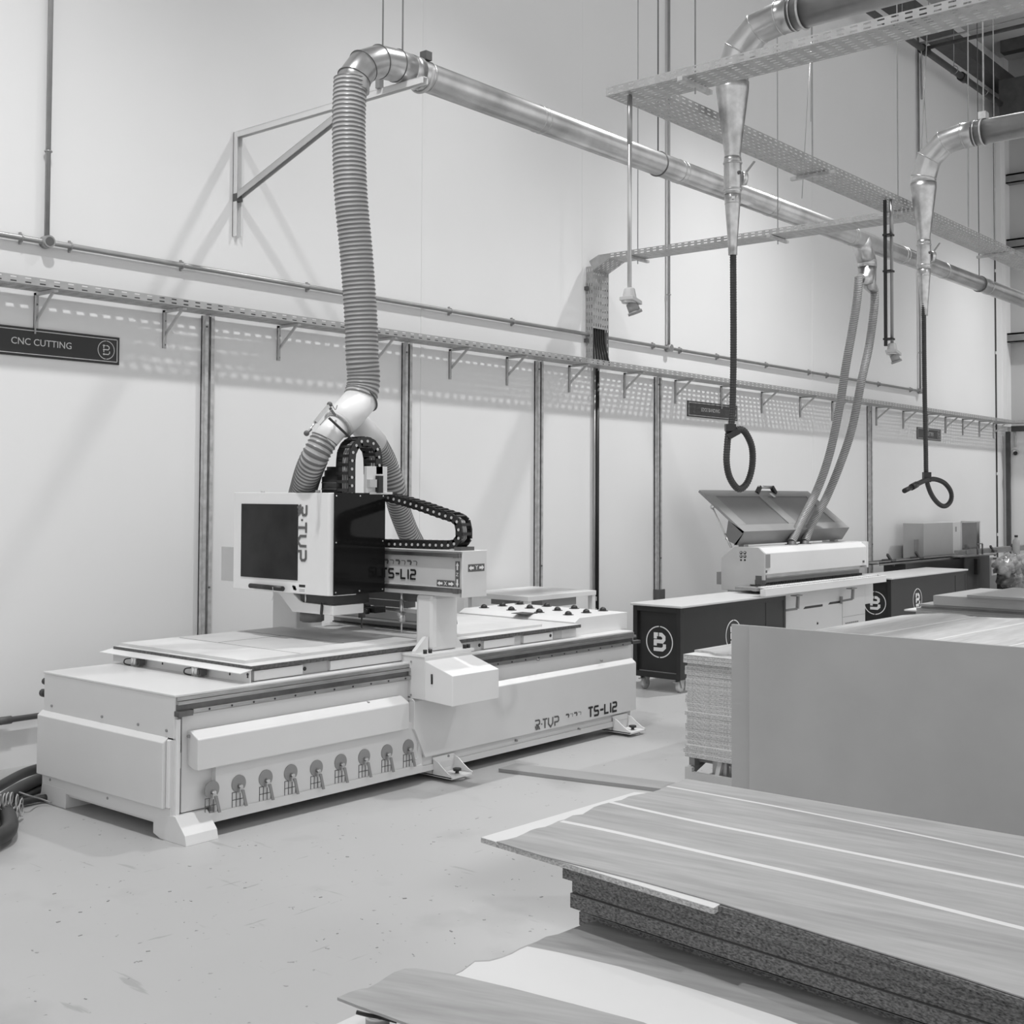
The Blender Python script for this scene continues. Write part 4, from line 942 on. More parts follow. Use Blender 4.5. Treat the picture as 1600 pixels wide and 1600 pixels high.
# ================================================================ TROLLEYS
def trolley(x0, x1, y0, y1, zt, label, e_end, e_front):
    t = thing('black_trolley', label, 'trolley', ((x0+x1)/2, (y0+y1)/2, 0), 'black wheeled trolleys')
    MB().box(x0-.02, x1+.02, y0-.02, y1+.02, zt-.022, zt).build('worktop', MELA, t, bevel=.006)
    zb = .125
    m = MB()
    for x in (x0, x1-.045):
        for y in (y0, y1-.045): m.box(x, x+.045, y, y+.045, zb, zt-.022)
    for z in (zb, zt-.07):
        h = .048 if z > .3 else .05
        m.box(x0+.045, x1-.045, y0, y0+.03, z, z+h).box(x0+.045, x1-.045, y1-.03, y1, z, z+h).box(x0, x0+.03, y0+.045, y1-.045, z, z+h).box(x1-.03, x1, y0+.045, y1-.045, z, z+h)
    m.box(x1-.42, x1-.38, y0, y0+.03, zb+.05, zt-.07)
    m.build('frame', CARTK, t, bevel=.002)
    MB().box(x0+.035, x0+.04, y0+.04, y1-.04, zb+.05, zt-.07).build('end_panel', CARTK, t)
    MB().box(x0+.045, x1-.045, y0+.004, y0+.008, zb+.05, zt-.07).build('side_panel', CARTK, t)
    MB().box(x0+.03, x0+.035, y0+.05, y1-.05, zb+.048, zb+.056).build('bottom_edge', MGREY, t)
    for x in (x0+.10, x1-.10):
        for y in (y0+.07, y1-.07):
            c = MB().lathe((x, y-.018, .055), [(.03, 0), (.052, .002), (.055, .008), (.055, .026), (.052, .034), (.03, .036)], 20, axis=(0, 1, 0)).build('wheel', NYLON, t)
            MB().box(x-.045, x+.045, y-.045, y+.045, .118, .125).prism([(x-.04, y-.03, .12), (x+.04, y-.03, .12), (x+.012, y-.03, .045), (x-.012, y-.03, .045)], (0, .005, 0)).prism([(x-.04, y+.025, .12), (x+.04, y+.025, .12), (x+.012, y+.025, .045), (x-.012, y+.025, .045)], (0, .005, 0)).box(x-.085, x-.04, y-.02, y+.02, .095, .102).build('caster_fork', GALVD, c)
    if e_end: c = at(e_end[0], e_end[1], 0, x0+.035); emblem(c, (0, -1, 0), (0, 0, 1), e_end[2], t)
    if e_front: c = at(e_front[0], e_front[1], 1, y0+.004); emblem(c, (1, 0, 0), (0, 0, 1), e_front[2], t)
    return t
trolley(9.61, 11.62, 6.10, 6.62, .80, 'black trolley with white round B emblem standing between router and edge bander', (1030.5, 1003, .147), (1146, 992, .147))
trolley(14.87, 17.45, 6.36, 6.93, .79, 'black trolley with round B emblem standing behind the edge bander', (1367, 942, .147), (1433.5, 937, .147))

# ================================================================ EDGE BANDER
E_ = thing('edge_bander', 'white edge banding machine with its grey canopy propped open', 'machine', (12.7, 6.6, 0))
ex0, ex1 = 11.48, 14.0
MB().prism([(ex0+.02, 6.285, .985), (ex0+.02, 6.285, 1.205), (ex0+.02, 6.345, 1.262), (ex0+.02, 6.615, 1.262), (ex0+.02, 6.765, 1.15), (ex0+.02, 6.765, .985)], (ex1-ex0-.03, 0, 0)).build('hood', WHITE2, E_, bevel=.006)
MB().prism([(ex0, 6.27, .93), (ex0, 6.27, 1.21), (ex0, 6.34, 1.268), (ex0, 6.62, 1.268), (ex0, 6.78, 1.15), (ex0, 6.78, .808), (ex0, 6.44, .808), (ex0, 6.44, .88), (ex0, 6.38, .88), (ex0, 6.38, .93)], (.03, 0, 0)).build('end_plate', LGREY, E_, bevel=.003)
MB().box(ex1-.02, ex1+.01, 6.27, 6.85, .96, 1.266).build('far_end_plate', WHITE2, E_, bevel=.003)
MB().box(ex0+.04, ex1-.05, 6.36, 6.86, .86, .99).build('press_beam', MGREY, E_)
MB().box(ex0+.02, ex1-.08, 6.33, 6.36, .945, .985).box(ex0+.02, ex1-.07, 6.335, 6.36, .935, .94).build('press_rail', ALU, E_)
MB().box(ex0-.005, ex0+.10, 6.30, 6.37, .885, .975).build('infeed_block', DGREY, E_)
m = MB()
for k in range(58): m.box(ex0+.15+k*.04, ex0+.172+k*.04, 6.315, 6.345, .872, .895)
m.build('chain_pads', BLACK, E_)
MB().box(ex0-.2, ex1+.1, 6.10, 6.5, .835, .865).build('work_table', MGREY, E_)
MB().obox((ex0-.05, 6.25, .872), (.18, .03, 0), (0, .02, 0), (0, 0, .008)).build('infeed_fence', STEELD, E_)
yb = 5.98
cR = at(1385, 899, 1, yb); cL = at(1196, 927, 1, yb)
zb1 = cR.z; xr_ = cR.x; xl_ = cL.x
MB().box(xl_, xr_, yb, yb+.06, zb1-.075, zb1-.01).box(xl_, xr_, yb, yb+.03, zb1-.01, zb1).build('support_beam', WHITE2, E_, bevel=.003)
m = MB()
for k in range(52): m.cyl((xl_+.06+k*.052, yb+.04, zb1+.002), (xl_+.06+k*.052, yb+.11, zb1+.002), .013, n=8)
m.build('support_rollers', NYLON, E_)
MB().box(xl_, xr_, yb+.10, yb+.15, zb1-.03, zb1+.004).build('roller_rail', MGREY, E_)
yl = 6.17
xq1 = at(1352, 960, 1, yl).x
MB().box(11.64, xq1, yl, 6.8, .06, .84).build('lower_body', WHITE, E_, bevel=.004)
MB().box(xq1, xq1+.22, yl+.0, 6.8, .55, .84).build('outfeed_box', WHITE, E_, bevel=.004)
MB().box(11.7, 13.9, yl+.05, 6.75, 0, .07).build('plinth', DGREY, E_)
for i, (pa, pb) in enumerate((((1225, 954), (1247, 931)), ((1315, 939), (1333, 920)))):
    k1 = at(pa[0], pa[1], 1, yl-.02); k2 = at(pb[0]-1, pa[1]-3, 1, yl-.14); k3 = at(pb[0], pb[1], 1, yl-.14)
    MB().bar(k1, k2, .028, .022).bar(k2, k3+V(0, 0, .0), .028).box(k3.x-.07, k3.x+.06, k3.y-.02, k3.y+.05, k3.z-.002, k3.z+.01).box(k1.x-.02, k1.x+.01, k1.y-.01, k1.y+.01, k1.z-.03, k1.z+.05).build('beam_support_arm', MGREY, E_)
for a_, b_ in (((1255, 950), (1285, 944)), ((1294, 943), (1313, 939))):
    k1 = at(a_[0], a_[1], 1, yl); k2 = at(b_[0], b_[1], 1, yl)
    MB().prism([(k1.x, yl-.003, k1.z-.012), (k2.x, yl-.003, k1.z-.012), (k2.x, yl-.003, k1.z+.012), (k1.x+.04, yl-.003, k1.z+.012)], (0, .002, 0)).build('grip_slot', BLACK, E_)
k1 = at(1316, 975, 1, yl)
MB().box(k1.x, k1.x+.002, yl-.002, yl, .1, .60).box(k1.x, xq1, yl-.002, yl, .44, .442).build('door_gap', DGREY, E_)
m = MB()
for k in range(14): m.box(k1.x+.08+k*.025, k1.x+.09+k*.025, yl-.003, yl, .36, .375)
m.build('louvres', DGREY, E_)
MB().cyl((at(1277, 974, 1, yl).x, yl-.008, at(1277, 974, 1, yl).z), (at(1277, 974, 1, yl).x, yl, at(1277, 974, 1, yl).z), .012, n=10).build('lock', BLACK, E_)
k1 = at(1196, 876, 1, 6.28)
MB().box(k1.x-.01, k1.x+.10, 6.278, 6.285, 1.055, 1.195).build('info_plate', MGREY, E_)
MB().box(k1.x, k1.x+.035, 6.278, 6.285, 1.005, 1.03).box(13.88, 13.92, 6.278, 6.285, 1.02, 1.045).build('small_mark', DGREY, E_)
m = MB()
for i in range(2):
    for j in range(3): c = at(1158+i*6, 863.5+j*5.8, 0, ex0); m.cyl((ex0-.004, c.y, c.z), (ex0, c.y, c.z), .016 if j < 2 else .010, n=12)
m.build('warning_stickers', TEXTK, E_)
m = MB()
for i in range(2):
    for j in range(2): c = at(1158+i*6, 863.0+j*5.8, 0, ex0); m.cyl((ex0-.006, c.y, c.z), (ex0-.004, c.y, c.z), .007, n=8)
m.build('sticker_centres', PRINT, E_)
c = at(1356, 861, 1, 6.6)
MB().cyl((ex1, 6.33, 1.14), (ex1, 6.36, 1.14), .115, n=28).build('hand_wheel', BLACK, E_)
# open canopy
H_ = Vector((0, 6.60, 1.283)); E1 = Vector((0, 6.503, 1.428)); E2 = Vector((0, 7.046, 1.865))
def lid(x0, x1, a, b, th):
    d = (b-a).normalized(); nn = Vector((0, -d.z, d.y)); return [Vector((x0, 0, 0))+a, Vector((x0, 0, 0))+b, Vector((x0, 0, 0))+b+nn*th, Vector((x0, 0, 0))+a+nn*th]
d = (E2-E1).normalized(); nn = Vector((0, -d.z, d.y)); L_ = (E2-E1).length
ln = MB()
def slab(x0, x1, s0, s1, t0, t1): ln.obox(Vector(((x0+x1)/2, 0, 0))+E1+d*(s0+s1)/2+nn*(t0+t1)/2, ((x1-x0)/2, 0, 0), d*(s1-s0)/2, nn*(t1-t0)/2)
xa, xb_ = ex0, ex1
slab(xa, xb_, 0, .11, -.03, 0); slab(xa, xb_, L_-.10, L_, -.03, 0); slab(xa, xa+.20, .11, L_-.1, -.03, 0); slab(xb_-.20, xb_, .11, L_-.1, -.03, 0); slab((xa+xb_)/2-.10, (xa+xb_)/2+.10, .11, L_-.1, -.03, 0)
lidm = ln.build('canopy', LGREY if False else mat('canopy_grey', .30, .4, var=.03), E_, bevel=.003)
ln = MB(); slab(xa+.18, xb_-.18, .09, L_-.09, -.035, -.012); ln.build('canopy_window', mat('canopy_window_grey', .20, .3, var=.03), lidm)
g = (E1-H_); nn2 = Vector((0, g.z, -g.y)).normalized()
MB().prism([Vector((xa, 0, 0))+H_, Vector((xa, 0, 0))+E1, Vector((xa, 0, 0))+E1+nn*-.03, Vector((xa, 0, 0))+H_+V(0, .03, 0)], (xb_-xa, 0, 0)).prism([Vector((xa, 0, 0))+H_, Vector((xa, 0, 0))+E1, Vector((xa, 0, 0))+E1+d*.22-nn*.03, Vector((xa, 0, 0))+H_+V(0, .13, .06)], (.01, 0, 0)).build('canopy_front', mat('canopy_flap_grey', .17, .4, var=.03), lidm)
k1 = E2+Vector((12.88, 0, 0))
MB().cyl(k1+nn*.05+V(-.17, 0, 0), k1+nn*.05+V(.17, 0, 0), .018, n=12).build('canopy_handle', ALU, lidm)
MB().bar(k1+V(-.22, 0, 0)-d*.05, k1+nn*.055+V(-.14, 0, 0), .04).bar(k1+V(.22, 0, 0)-d*.05, k1+nn*.055+V(.14, 0, 0), .04).build('handle_end', BLACK, lidm)
ln = MB(); slab(12.95, 13.01, L_-.12, L_-.05, 0, .002); ln.build('label', PRINT, lidm)
MB().cyl((ex0+.01, 6.663, 1.255), (ex0+.0, 6.888, 1.683), .008, n=8).cyl((ex0+.005, 6.74, 1.40), (ex0+.01, 6.663, 1.255), .012, n=8).ball((ex0, 6.888, 1.683), .025).build('gas_strut', ALU, E_)
for x in (ex0+.12, ex1-.25): MB().box(x, x+.1, 6.58, 6.64, 1.262, 1.288).build('hinge', MGREY, E_)
for px in (1237, 1257):
    c = at(px, 848, 1, 6.52); MB().lathe((c.x, 6.52, 1.262), [(.075, 0), (.075, .006), (.052, .008), (.052, .04)], 20).build('hose_port', DGREY, E_)

# ================================================================ SAW BENCH AND FAR CORNER
S = thing('upcut_saw', 'grey and black saw bench with long roller track in the far corner', 'saw', (18.6, 7.15, 0))
MB().box(16.15, 19.3, 7.06, 7.24, .885, .90).build('infeed_track', GALVD, S)
MB().box(16.15, 19.3, 7.06, 7.075, .86, .915).box(16.15, 19.3, 7.225, 7.24, .86, .915).build('track_side', MGREY, S)
MB().box(19.5, 23.0, 7.12, 7.30, .90, .955).build('outfeed_track', GALVD, S)
MB().box(19.5, 23.0, 7.10, 7.12, .88, .96).build('track_side', MGREY, S)
xa = at(1415, 890, 1, 6.98).x; xm = at(1506, 900, 1, 6.98).x; xn = at(1545, 900, 1, 6.98).x
MB().box(xa, xm, 6.98, 7.3, .0, .86).build('cabinet', CARTK, S)
MB().box(xm, xm+.55, 6.95, 7.3, .0, .88).build('pedestal', DGREY, S, bevel=.01)
MB().box(xm+.55, xn+.1, 7.0, 7.3, .0, .88).build('pedestal_side', CARTK, S)
MB().prism([(xm-.35, 6.9, .885), (xn-.1, 6.82, .885), (xn+.25, 6.95, .885), (xn+.15, 7.3, .885), (xm-.35, 7.3, .885)], (0, 0, .018)).build('saw_table', STEEL, S)
for px in (1527.5, 1535): c = at(px, 860, 1, 6.95); MB().cyl((c.x, 6.95, .9), (c.x, 6.95, 1.06), .014, n=8).build('hold_down_post', STEELD, S)
c = at(1527, 852, 1, 6.95); MB().box(c.x-.03, c.x+.22, 6.94, 6.96, 1.06, 1.075).build('hold_down_bar', STEELD, S)
c = at(1524, 880, 1, 6.93); MB().box(c.x, c.x+.12, 6.90, 6.95, .60, .84).build('foot_pedal_box', BLACK, S)
xc0 = at(1443, 840, 1, 7.30).x; xc1 = at(1489, 840, 1, 7.30).x
MB().box(xc0, xc1, 7.30, 7.62, .86, 1.40).build('control_cabinet', mat('cabinet_grey', .42, .4, var=.02), S, bevel=.004)
xc2 = at(1502, 840, 1, 7.30).x
MB().box(xc1, xc2, 7.30, 7.62, .86, 1.40).build('cabinet_side', WHITE, S)
MB().box(xc1+.10, xc1+.16, 7.298, 7.30, 1.25, 1.33).build('cabinet_mark', MGREY, S)
xc3 = at(1531, 840, 1, 7.30).x; xc25 = at(1527, 840, 1, 7.3).x
MB().box(xc2, xc25, 7.305, 7.312, .90, 1.39).build('guard_window', GLASS, S)
MB().box(xc2-.02, xc2+.02, 7.295, 7.32, .90, 1.40).box(xc3-.03, xc3, 7.295, 7.6, .90, 1.40).box(xc2, xc3, 7.295, 7.32, 1.385, 1.40).build('guard_frame', ALU, S)
MB().ball((xc2+.33, 7.42, .90), .22, sq=(1, .6, 1)).build('saw_head', BLACK, S)
MB().obox((xc2+.45, 7.40, 1.12), (.18, 0, .05), (0, .06, 0), (-.03, 0, .07)).ball((xc2+.62, 7.40, 1.14), .07).build('saw_arm', MGREY, S)
MB().box(at(1428, 850, 1, 7.4).x, at(1441, 850, 1, 7.4).x, 7.38, 7.40, .87, 1.16).build('back_fence', MGREY, S)
for px, py in ((1389, 872), (1433, 868), (1549, 862), (1581, 858)):
    c = at(px, py, 1, 7.12)
    MB().bar((c.x-.10, 7.1, 1.0), (c.x+.12, 7.1, .84), .03).box(c.x-.06, c.x+.08, 7.05, 7.2, .90, .93).build('track_stop', DGREY, S)
# dark tool on trolley 2
c = at(1434, 884, 2, .79)
tag(MB().prism([c+V(-.35, 0, 0), c+V(.25, .02, 0), c+V(.32, .12, 0), c+V(-.25, .12, 0)], (0, 0, .03)).obox(c+V(.05, .06, .04), (.25, .02, 0), (0, .03, 0), (0, 0, .012)).build('hand_tool', DGREY, bevel=.005),
    'dark flat hand tool lying on worktop of the rear trolley', 'tool')
# shelf trolley with bags
t = thing('shelf_trolley', 'dark open shelf trolley stuffed with plastic bags, far right', 'shelf', (21.0, 6.4, 0))
sx0 = at(1562, 872, 1, 6.5).x; sz = at(1562, 872, 1, 6.5).z
MB().box(sx0, sx0+1.6, 6.1, 6.6, sz-.02, sz).build('top', DGREY, t)
MB().box(sx0+.12, sx0+1.5, 6.12, 6.58, .25, .27).box(sx0+.12, sx0+1.5, 6.12, 6.58, .52, .54).build('shelf', DGREY, t)
MB().box(sx0+.10, sx0+.13, 6.12, 6.58, 0, sz-.02).box(sx0+1.47, sx0+1.5, 6.12, 6.58, 0, sz-.02).box(sx0+.12, sx0+1.5, 6.57, 6.58, .1, sz-.02).build('side', BLACK, t)
def bag(c, r, label, m=BAG):
    b = MB().ball(c, r, 16, 10, (1.1, .8, .75)); rnd = random.Random(int(c[0]*997+c[2]*131))
    for q in b.v:
        dd = (q-Vector(c)); q += dd*(.35*math.sin(dd.x*37+c[0]*9)*math.cos(dd.z*41+dd.y*23)+rnd.uniform(-.12, .12))
    tag(b.build('plastic_bag', m), label, 'bag', 'plastic bags in the far shelf trolley')
bl = [(1569, 886, .17, 'clear bag hanging out of upper shelf, leftmost', BAG), (1579, 883, .19, 'pale bag on the upper shelf, second from left', BAG), (1589, 881, .17, 'clear bag heaped high on the upper shelf', BAG), (1598, 886, .20, 'clear bag at the frame edge of the upper shelf', BAG),
      (1571, 905, .14, 'small dark bag on lower shelf, leftmost', DGREY), (1582, 903, .17, 'pale bag on the lower shelf, middle', BAG), (1591, 908, .16, 'crumpled bag on the lower shelf, near edge', BAG), (1598, 904, .15, 'white paper sack on lower shelf at frame edge', LGREY)]
for px, py, r_, l, mm in bl: bag(tuple(at(px, py, 1, 6.2)), r_, l, mm)
c = at(1588, 868, 1, 6.35)
t = thing('water_bottle', 'clear water bottle with dark cap on the shelf trolley', 'bottle', (c.x, 6.35, sz))
MB().lathe((c.x, 6.35, sz), [(.05, 0), (.055, .02), (.055, .2), (.05, .26), (.022, .30), (.022, .32)], 18).build('body', PET, t)
MB().cyl((c.x, 6.35, sz+.315), (c.x, 6.35, sz+.345), .026, n=14).build('cap', BLACK, t)
tag(MB().prism([(21.2, 7.5, .0), (22.1, 7.5, .0), (22.1, 7.5, .75), (21.2, 7.5, .75)], (0, .2, 0)).build('grey_cabinet', MGREY), 'low grey cabinet under the saw track by the end wall', 'cabinet')
tag(MB().box(20.9, 21.7, 7.2, 7.205, .5, .75).build('notice_sheet', PRINT), 'white notice sheet with black marks beneath the saw track', 'sheet')

# ================================================================ BOARD STACKS
ORD = ['topmost', 'second', 'third', 'fourth', 'fifth', 'sixth', 'seventh', 'eighth', 'ninth', 'tenth', 'eleventh', 'twelfth', 'thirteenth', 'fourteenth', 'fifteenth', 'sixteenth', 'seventeenth', 'eighteenth', 'nineteenth', 'twentieth', 'twenty-first', 'twenty-second', 'twenty-third', 'twenty-fourth', 'lowest']
rnd = random.Random(3)
z = .80; nB = 25; th = (.80-.158)/nB
for i in range(nB):
    dx = rnd.uniform(-.004, .004)+(-.03 if i < 2 else 0) + (-.02 if i > 21 else 0); dy = rnd.uniform(-.01, .01)
    x0, y1 = 6.74+dx, 4.235+dy
    pw = 'topmost of the stack' if i == 0 else ('lowest of the stack' if i == nB-1 else ORD[i]+' from the top')
    t = tag(MB().box(x0, 10.15, 2.55, y1, z-th+.0018, z-.0022).build('chipboard_sheet', CHIP), 'chipboard sheet in the tall stack left of grey panels, '+pw, 'board', 'chipboard sheets in the tall stack')
    MB().box(x0, 10.15, 2.55, y1, z-.0022 if i not in (0, 1, 2) else z-.004, z).box(x0, 10.15, 2.55, y1, z-th, z-th+.0018).build('melamine_face', MELA if i < 3 or rnd.random() < .5 else mat('melamine_dusty', .50, .5), t)
    z -= th
WOODX = wood_mat('timber_decor_lengthwise', .44, 0)
# wavy decor sheet on the tall stack
zs = .80
wav = [(1085, 1016), (1098, 1017), (1108, 1018), (1118, 1021.5), (1128, 1022.5), (1138, 1022), (1146, 1023)]
P_ = [at(px, py, 2, zs+.012) for px, py in wav]
far = [(1410, 961.5), (1440, 959.5), (1470, 958.5), (1500, 960), (1520, 964), (1545, 964.5), (1570, 966), (1600, 966.5)]
Fp = [at(px, py, 2, zs+.012) for px, py in far]
poly = [(p.x, p.y, zs) for p in P_]+[(6.62, 3.3, zs), (6.70, 2.6, zs)]+[(min(Fp[-1].x, 10.4), 2.6, zs)]+[(p.x, p.y, zs) for p in Fp[::-1]]
t = tag(MB().prism(poly, (0, 0, .014)).build('timber_decor_sheet', WOODX), 'wood decor sheet with white stripes and wavy ends on the tall stack', 'board')
def stripe(a, b, wd, zz, name, par, m=MELA):
    a = at(a[0], a[1], 2, zz); b = at(b[0], b[1], 2, zz); dd = (b-a).normalized(); n_ = Vector((-dd.y, dd.x, 0))*wd/2
    return MB().prism([a-n_, b-n_, b+n_, a+n_], (0, 0, .0006)).build(name, m, par)
stripe((1340, 995.5), (1524, 963.5), .022, zs+.0143, 'white_stripe', t); stripe((1440, 1003.5), (1618, 970), .022, zs+.0143, 'white_stripe', t); stripe((1560, 1013), (1700, 984), .022, zs+.0143, 'white_stripe', t)
# stillage under it
t = thing('steel_stillage', 'low pressed grey steel stillage under the tall chipboard stack', 'stand', (8.4, 3.4, 0))
MB().box(6.70, 6.73, 3.1, 4.17, .0, .072).box(6.70, 6.73, 4.17, 4.22, 0, .10).prism([(6.732, 4.219, .03), (6.732, 4.219, .10), (7.0, 4.219, .15), (7.0, 4.219, .12)], (0, -.02, 0)).build('end_flange', LGREY, t)
MB().box(6.75, 10.0, 4.18, 4.22, .10, .156).box(6.75, 10.0, 2.6, 2.64, .0, .156).box(6.8, 6.86, 2.6, 4.2, .12, .156).box(9.9, 9.96, 2.6, 4.2, .0, .156).build('bearer', MGREY, t)
c = at(1126, 1205, 0, 6.80)
MB().box(6.77, 6.80, c.y-.06, c.y+.04, .02, .15).bar((6.76, c.y-.03, .16), (6.74, c.y-.01, .04), .03).build('latch', GALVD, t)

# standing grey panels
t = MB().box(4.93, 4.948, .40, 2.77, .0, 1.222).build('mdf_panel', MDF, bevel=.001)
tag(t, 'large grey panel standing on edge in front of the tall stack', 'panel', 'grey panels standing on edge')
t = MB().box(4.951, 4.969, .45, 2.872, .0, 1.219).build('mdf_panel', MDF, bevel=.001)
tag(t, 'rear grey panel peeking out left of the front standing panel', 'panel', 'grey panels standing on edge')
tag(MB().box(4.88, 5.02, .5, .62, -.0, .0001).build('panel_chock', DGREY), 'dark chock at the foot of the grey panels', 'wedge') if False else None

# dark back stack
zz = .925; k = 0
lay = [(.022, 4.05, MELAG), (.085, 4.36, MELAG), (.020, 4.50, MGREY), (.016, 4.47, DGREY), (.024, 4.52, MELAG), (.014, 4.64, MELA), (.022, 4.52, MGREY), (.020, 4.48, DGREY), (.026, 4.46, MGREY), (.024, 4.38, MGREY), (.024, 4.42, MELAG)]
for i, (th_, yf_, mm) in enumerate(lay):
    pw = 'topmost' if i == 0 else ('lowest' if i == len(lay)-1 else ORD[i]+' from the top')
    tag(MB().box(11.12+.01*(i % 3), 12.35, 1.5, yf_, zz-th_+.001, zz).build('grey_board', mm), 'grey board in the low stack right of rear trolley, '+pw, 'board', 'grey boards in the far stack')
    zz -= th_
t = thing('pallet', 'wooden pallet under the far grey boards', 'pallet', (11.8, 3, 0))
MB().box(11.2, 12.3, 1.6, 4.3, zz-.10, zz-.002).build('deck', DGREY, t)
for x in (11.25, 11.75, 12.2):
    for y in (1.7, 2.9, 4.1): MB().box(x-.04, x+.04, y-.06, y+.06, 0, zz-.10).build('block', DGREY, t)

# floor plank
a, b = at(779, 1201, 2, .022), at(1045, 1234, 2, .022); c_ = at(812, 1193.5, 2, .022); n_ = (c_-a); dd = (b-a)
n2_ = (n_-dd*n_.dot(dd)/dd.length_squared)
tag(MB().prism([a, b+dd*.25, b+dd*.25+n2_, a+n2_*1.0+dd*.02], (0, 0, -.021)).build('floor_plank', MGREY), 'narrow grey plank lying on floor between router and boards', 'plank')

_pl = bpy.data.objects['floor_plank']
MB().prism([a+V(0, 0, .0002), b+dd*.25+V(0, 0, .0002), b+dd*.25+n2_+V(0, 0, .0002), a+n2_*1.0+dd*.02+V(0, 0, .0002)], (0, 0, .0008)).build('lit_top_face', MELAG, _pl)  # paler top on a darker body: the side's shade is put into the colour
# front worktop stack -----------------------------------------------------------------
U = Vector((-.0906, -.9959, 0)); Vv = Vector((.9959, -.0906, 0))
T0 = at(752, 1308, 2, .85)
WOODP = wood_mat('timber_decor_front', .35, math.atan2(.9959, .0906)*1.0)
def ob(T, l, wd, z0, z1): return [T+U*0+V(0, 0, z0-T.z), T+U*l+V(0, 0, z0-T.z), T+U*l+Vv*wd+V(0, 0, z0-T.z), T+Vv*wd+V(0, 0, z0-T.z)], (0, 0, z1-z0)
lT = (at(1115, 1419, 2, .85)-T0).dot(U)
farL = (at(1000, 1239, 2, .85)-T0).dot(Vv)
OP = [(lambda p: (p.x, p.y, .836))(at(x, y, 2, .85)) for x, y in ((751.5, 1308.5), (991, 1238), (1012, 1239), (1160, 1300), (1148, 1400), (1115, 1419))]
t = MB().prism(OP, (0, 0, .0132)).build('overhanging_board', CHIP)
tag(t, 'thin white faced board overhanging leftmost at the top of the front stack', 'board')
MB().prism([(p[0], p[1], .8492) for p in OP], (0, 0, .0013)).build('melamine_face', MELA, t)
OP = [(lambda p: (p.x, p.y, .836))(at(x, y, 2, .85)) for x, y in ((1165, 1330), (1119, 1414), (1168, 1427), (1300, 1468.5), (1500, 1530), (1600, 1563), (1700, 1595), (1800, 1500), (1500, 1380))]
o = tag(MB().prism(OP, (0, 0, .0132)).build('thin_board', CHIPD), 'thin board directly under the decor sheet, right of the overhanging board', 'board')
# decor sheet: wavy left end, curved slightly, with white stripes
wv = [(776, 1316), (792, 1313), (807, 1309), (819, 1303.5), (830, 1298), (840, 1295), (852, 1293), (862, 1289), (872, 1284), (882, 1281.5), (895, 1275), (910, 1273.5), (919, 1268), (928, 1262), (940, 1258), (960, 1253), (971, 1251), (982, 1245.5), (993, 1243), (1004, 1241), (1020, 1238), (1030, 1235), (1045, 1228), (1060, 1222.5), (1072, 1217.5)]
Z1 = .8515
Wp = [at(px, py, 2, Z1) for px, py in wv]
Pf = at(1600, 1308, 2, Z1); Pf2 = Pf+(Pf-Wp[-1]).normalized()*1.2
Pn = at(1180, 1424, 2, Z1)
near = [at(850, 1339, 2, Z1), at(1000, 1377, 2, Z1), at(1115, 1409, 2, Z1), at(1300, 1466, 2, Z1), at(1500, 1527, 2, Z1), at(1600, 1560, 2, Z1)]
Pe = near[-1]+(near[-1]-near[-2]).normalized()*1.0
poly = [(p.x, p.y, Z1-.0008) for p in near[::-1]]+[(p.x, p.y, Z1-.0008) for p in Wp]+[(Pf.x, Pf.y, Z1-.0008), (Pf2.x, Pf2.y, Z1-.0008), (Pe.x, Pe.y, Z1-.0008)]
t = tag(MB().prism(poly, (0, 0, .0028)).build('timber_decor_sheet', WOODP), 'large wood decor sheet with white stripes on top of front stack', 'board')
zst = Z1+.0022
for a_, b_, wd in ((((877, 1283)), (1640, 1463), .022), ((955, 1253.5), (1640, 1393), .020), ((1042, 1228.5), (1640, 1346), .014)):
    pts_ = {877: [(877, 1283), (930, 1293.5), (1000, 1309), (1100, 1332), (1200, 1354.5), (1300, 1377), (1400, 1401), (1500, 1426), (1600, 1451), (1640, 1461)],
            955: [(953, 1253), (1000, 1264), (1100, 1286), (1200, 1306), (1300, 1326), (1400, 1346), (1500, 1366), (1600, 1386), (1640, 1394)],
            1042: [(1042, 1228.5), (1100, 1239), (1200, 1257.5), (1300, 1277), (1400, 1297), (1500, 1318), (1600, 1339), (1640, 1347)]}[a_[0]]
    pp = smooth_path([at(x, y, 2, zst) for x, y in pts_], 3); m = MB(); L1 = []; R1 = []
    for i in range(len(pp)):
        d_ = (pp[min(i+1, len(pp)-1)]-pp[max(i-1, 0)]).normalized(); n_ = Vector((-d_.y, d_.x, 0))*wd/2
        L1.append(pp[i]+n_); R1.append(pp[i]-n_)
    for i in range(len(pp)-1): m.quad(L1[i], R1[i], R1[i+1], L1[i+1])
    m.build('white_stripe', MELA, t)
# thick chipboards under it
wd = (Wp[-1]-T0).dot(Vv)
for i, (px, py, z1_, z0_) in enumerate(((879, 1351, .835, .800), (894, 1374, .798, .766), (891, 1396, .764, .728))):
    T = at(px, py, 2, z1_)
    dv = (T-T0).dot(Vv)
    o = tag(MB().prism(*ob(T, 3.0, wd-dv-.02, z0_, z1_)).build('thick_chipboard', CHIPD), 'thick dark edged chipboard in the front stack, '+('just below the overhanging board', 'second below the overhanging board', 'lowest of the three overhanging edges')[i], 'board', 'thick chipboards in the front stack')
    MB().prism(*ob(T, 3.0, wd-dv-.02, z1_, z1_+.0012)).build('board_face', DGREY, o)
T = at(905, 1425, 2, .705)
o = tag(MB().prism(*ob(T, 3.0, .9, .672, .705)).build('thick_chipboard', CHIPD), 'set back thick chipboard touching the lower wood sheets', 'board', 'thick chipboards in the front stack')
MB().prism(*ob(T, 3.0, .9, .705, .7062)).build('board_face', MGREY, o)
T = T+U*.25+Vv*.12
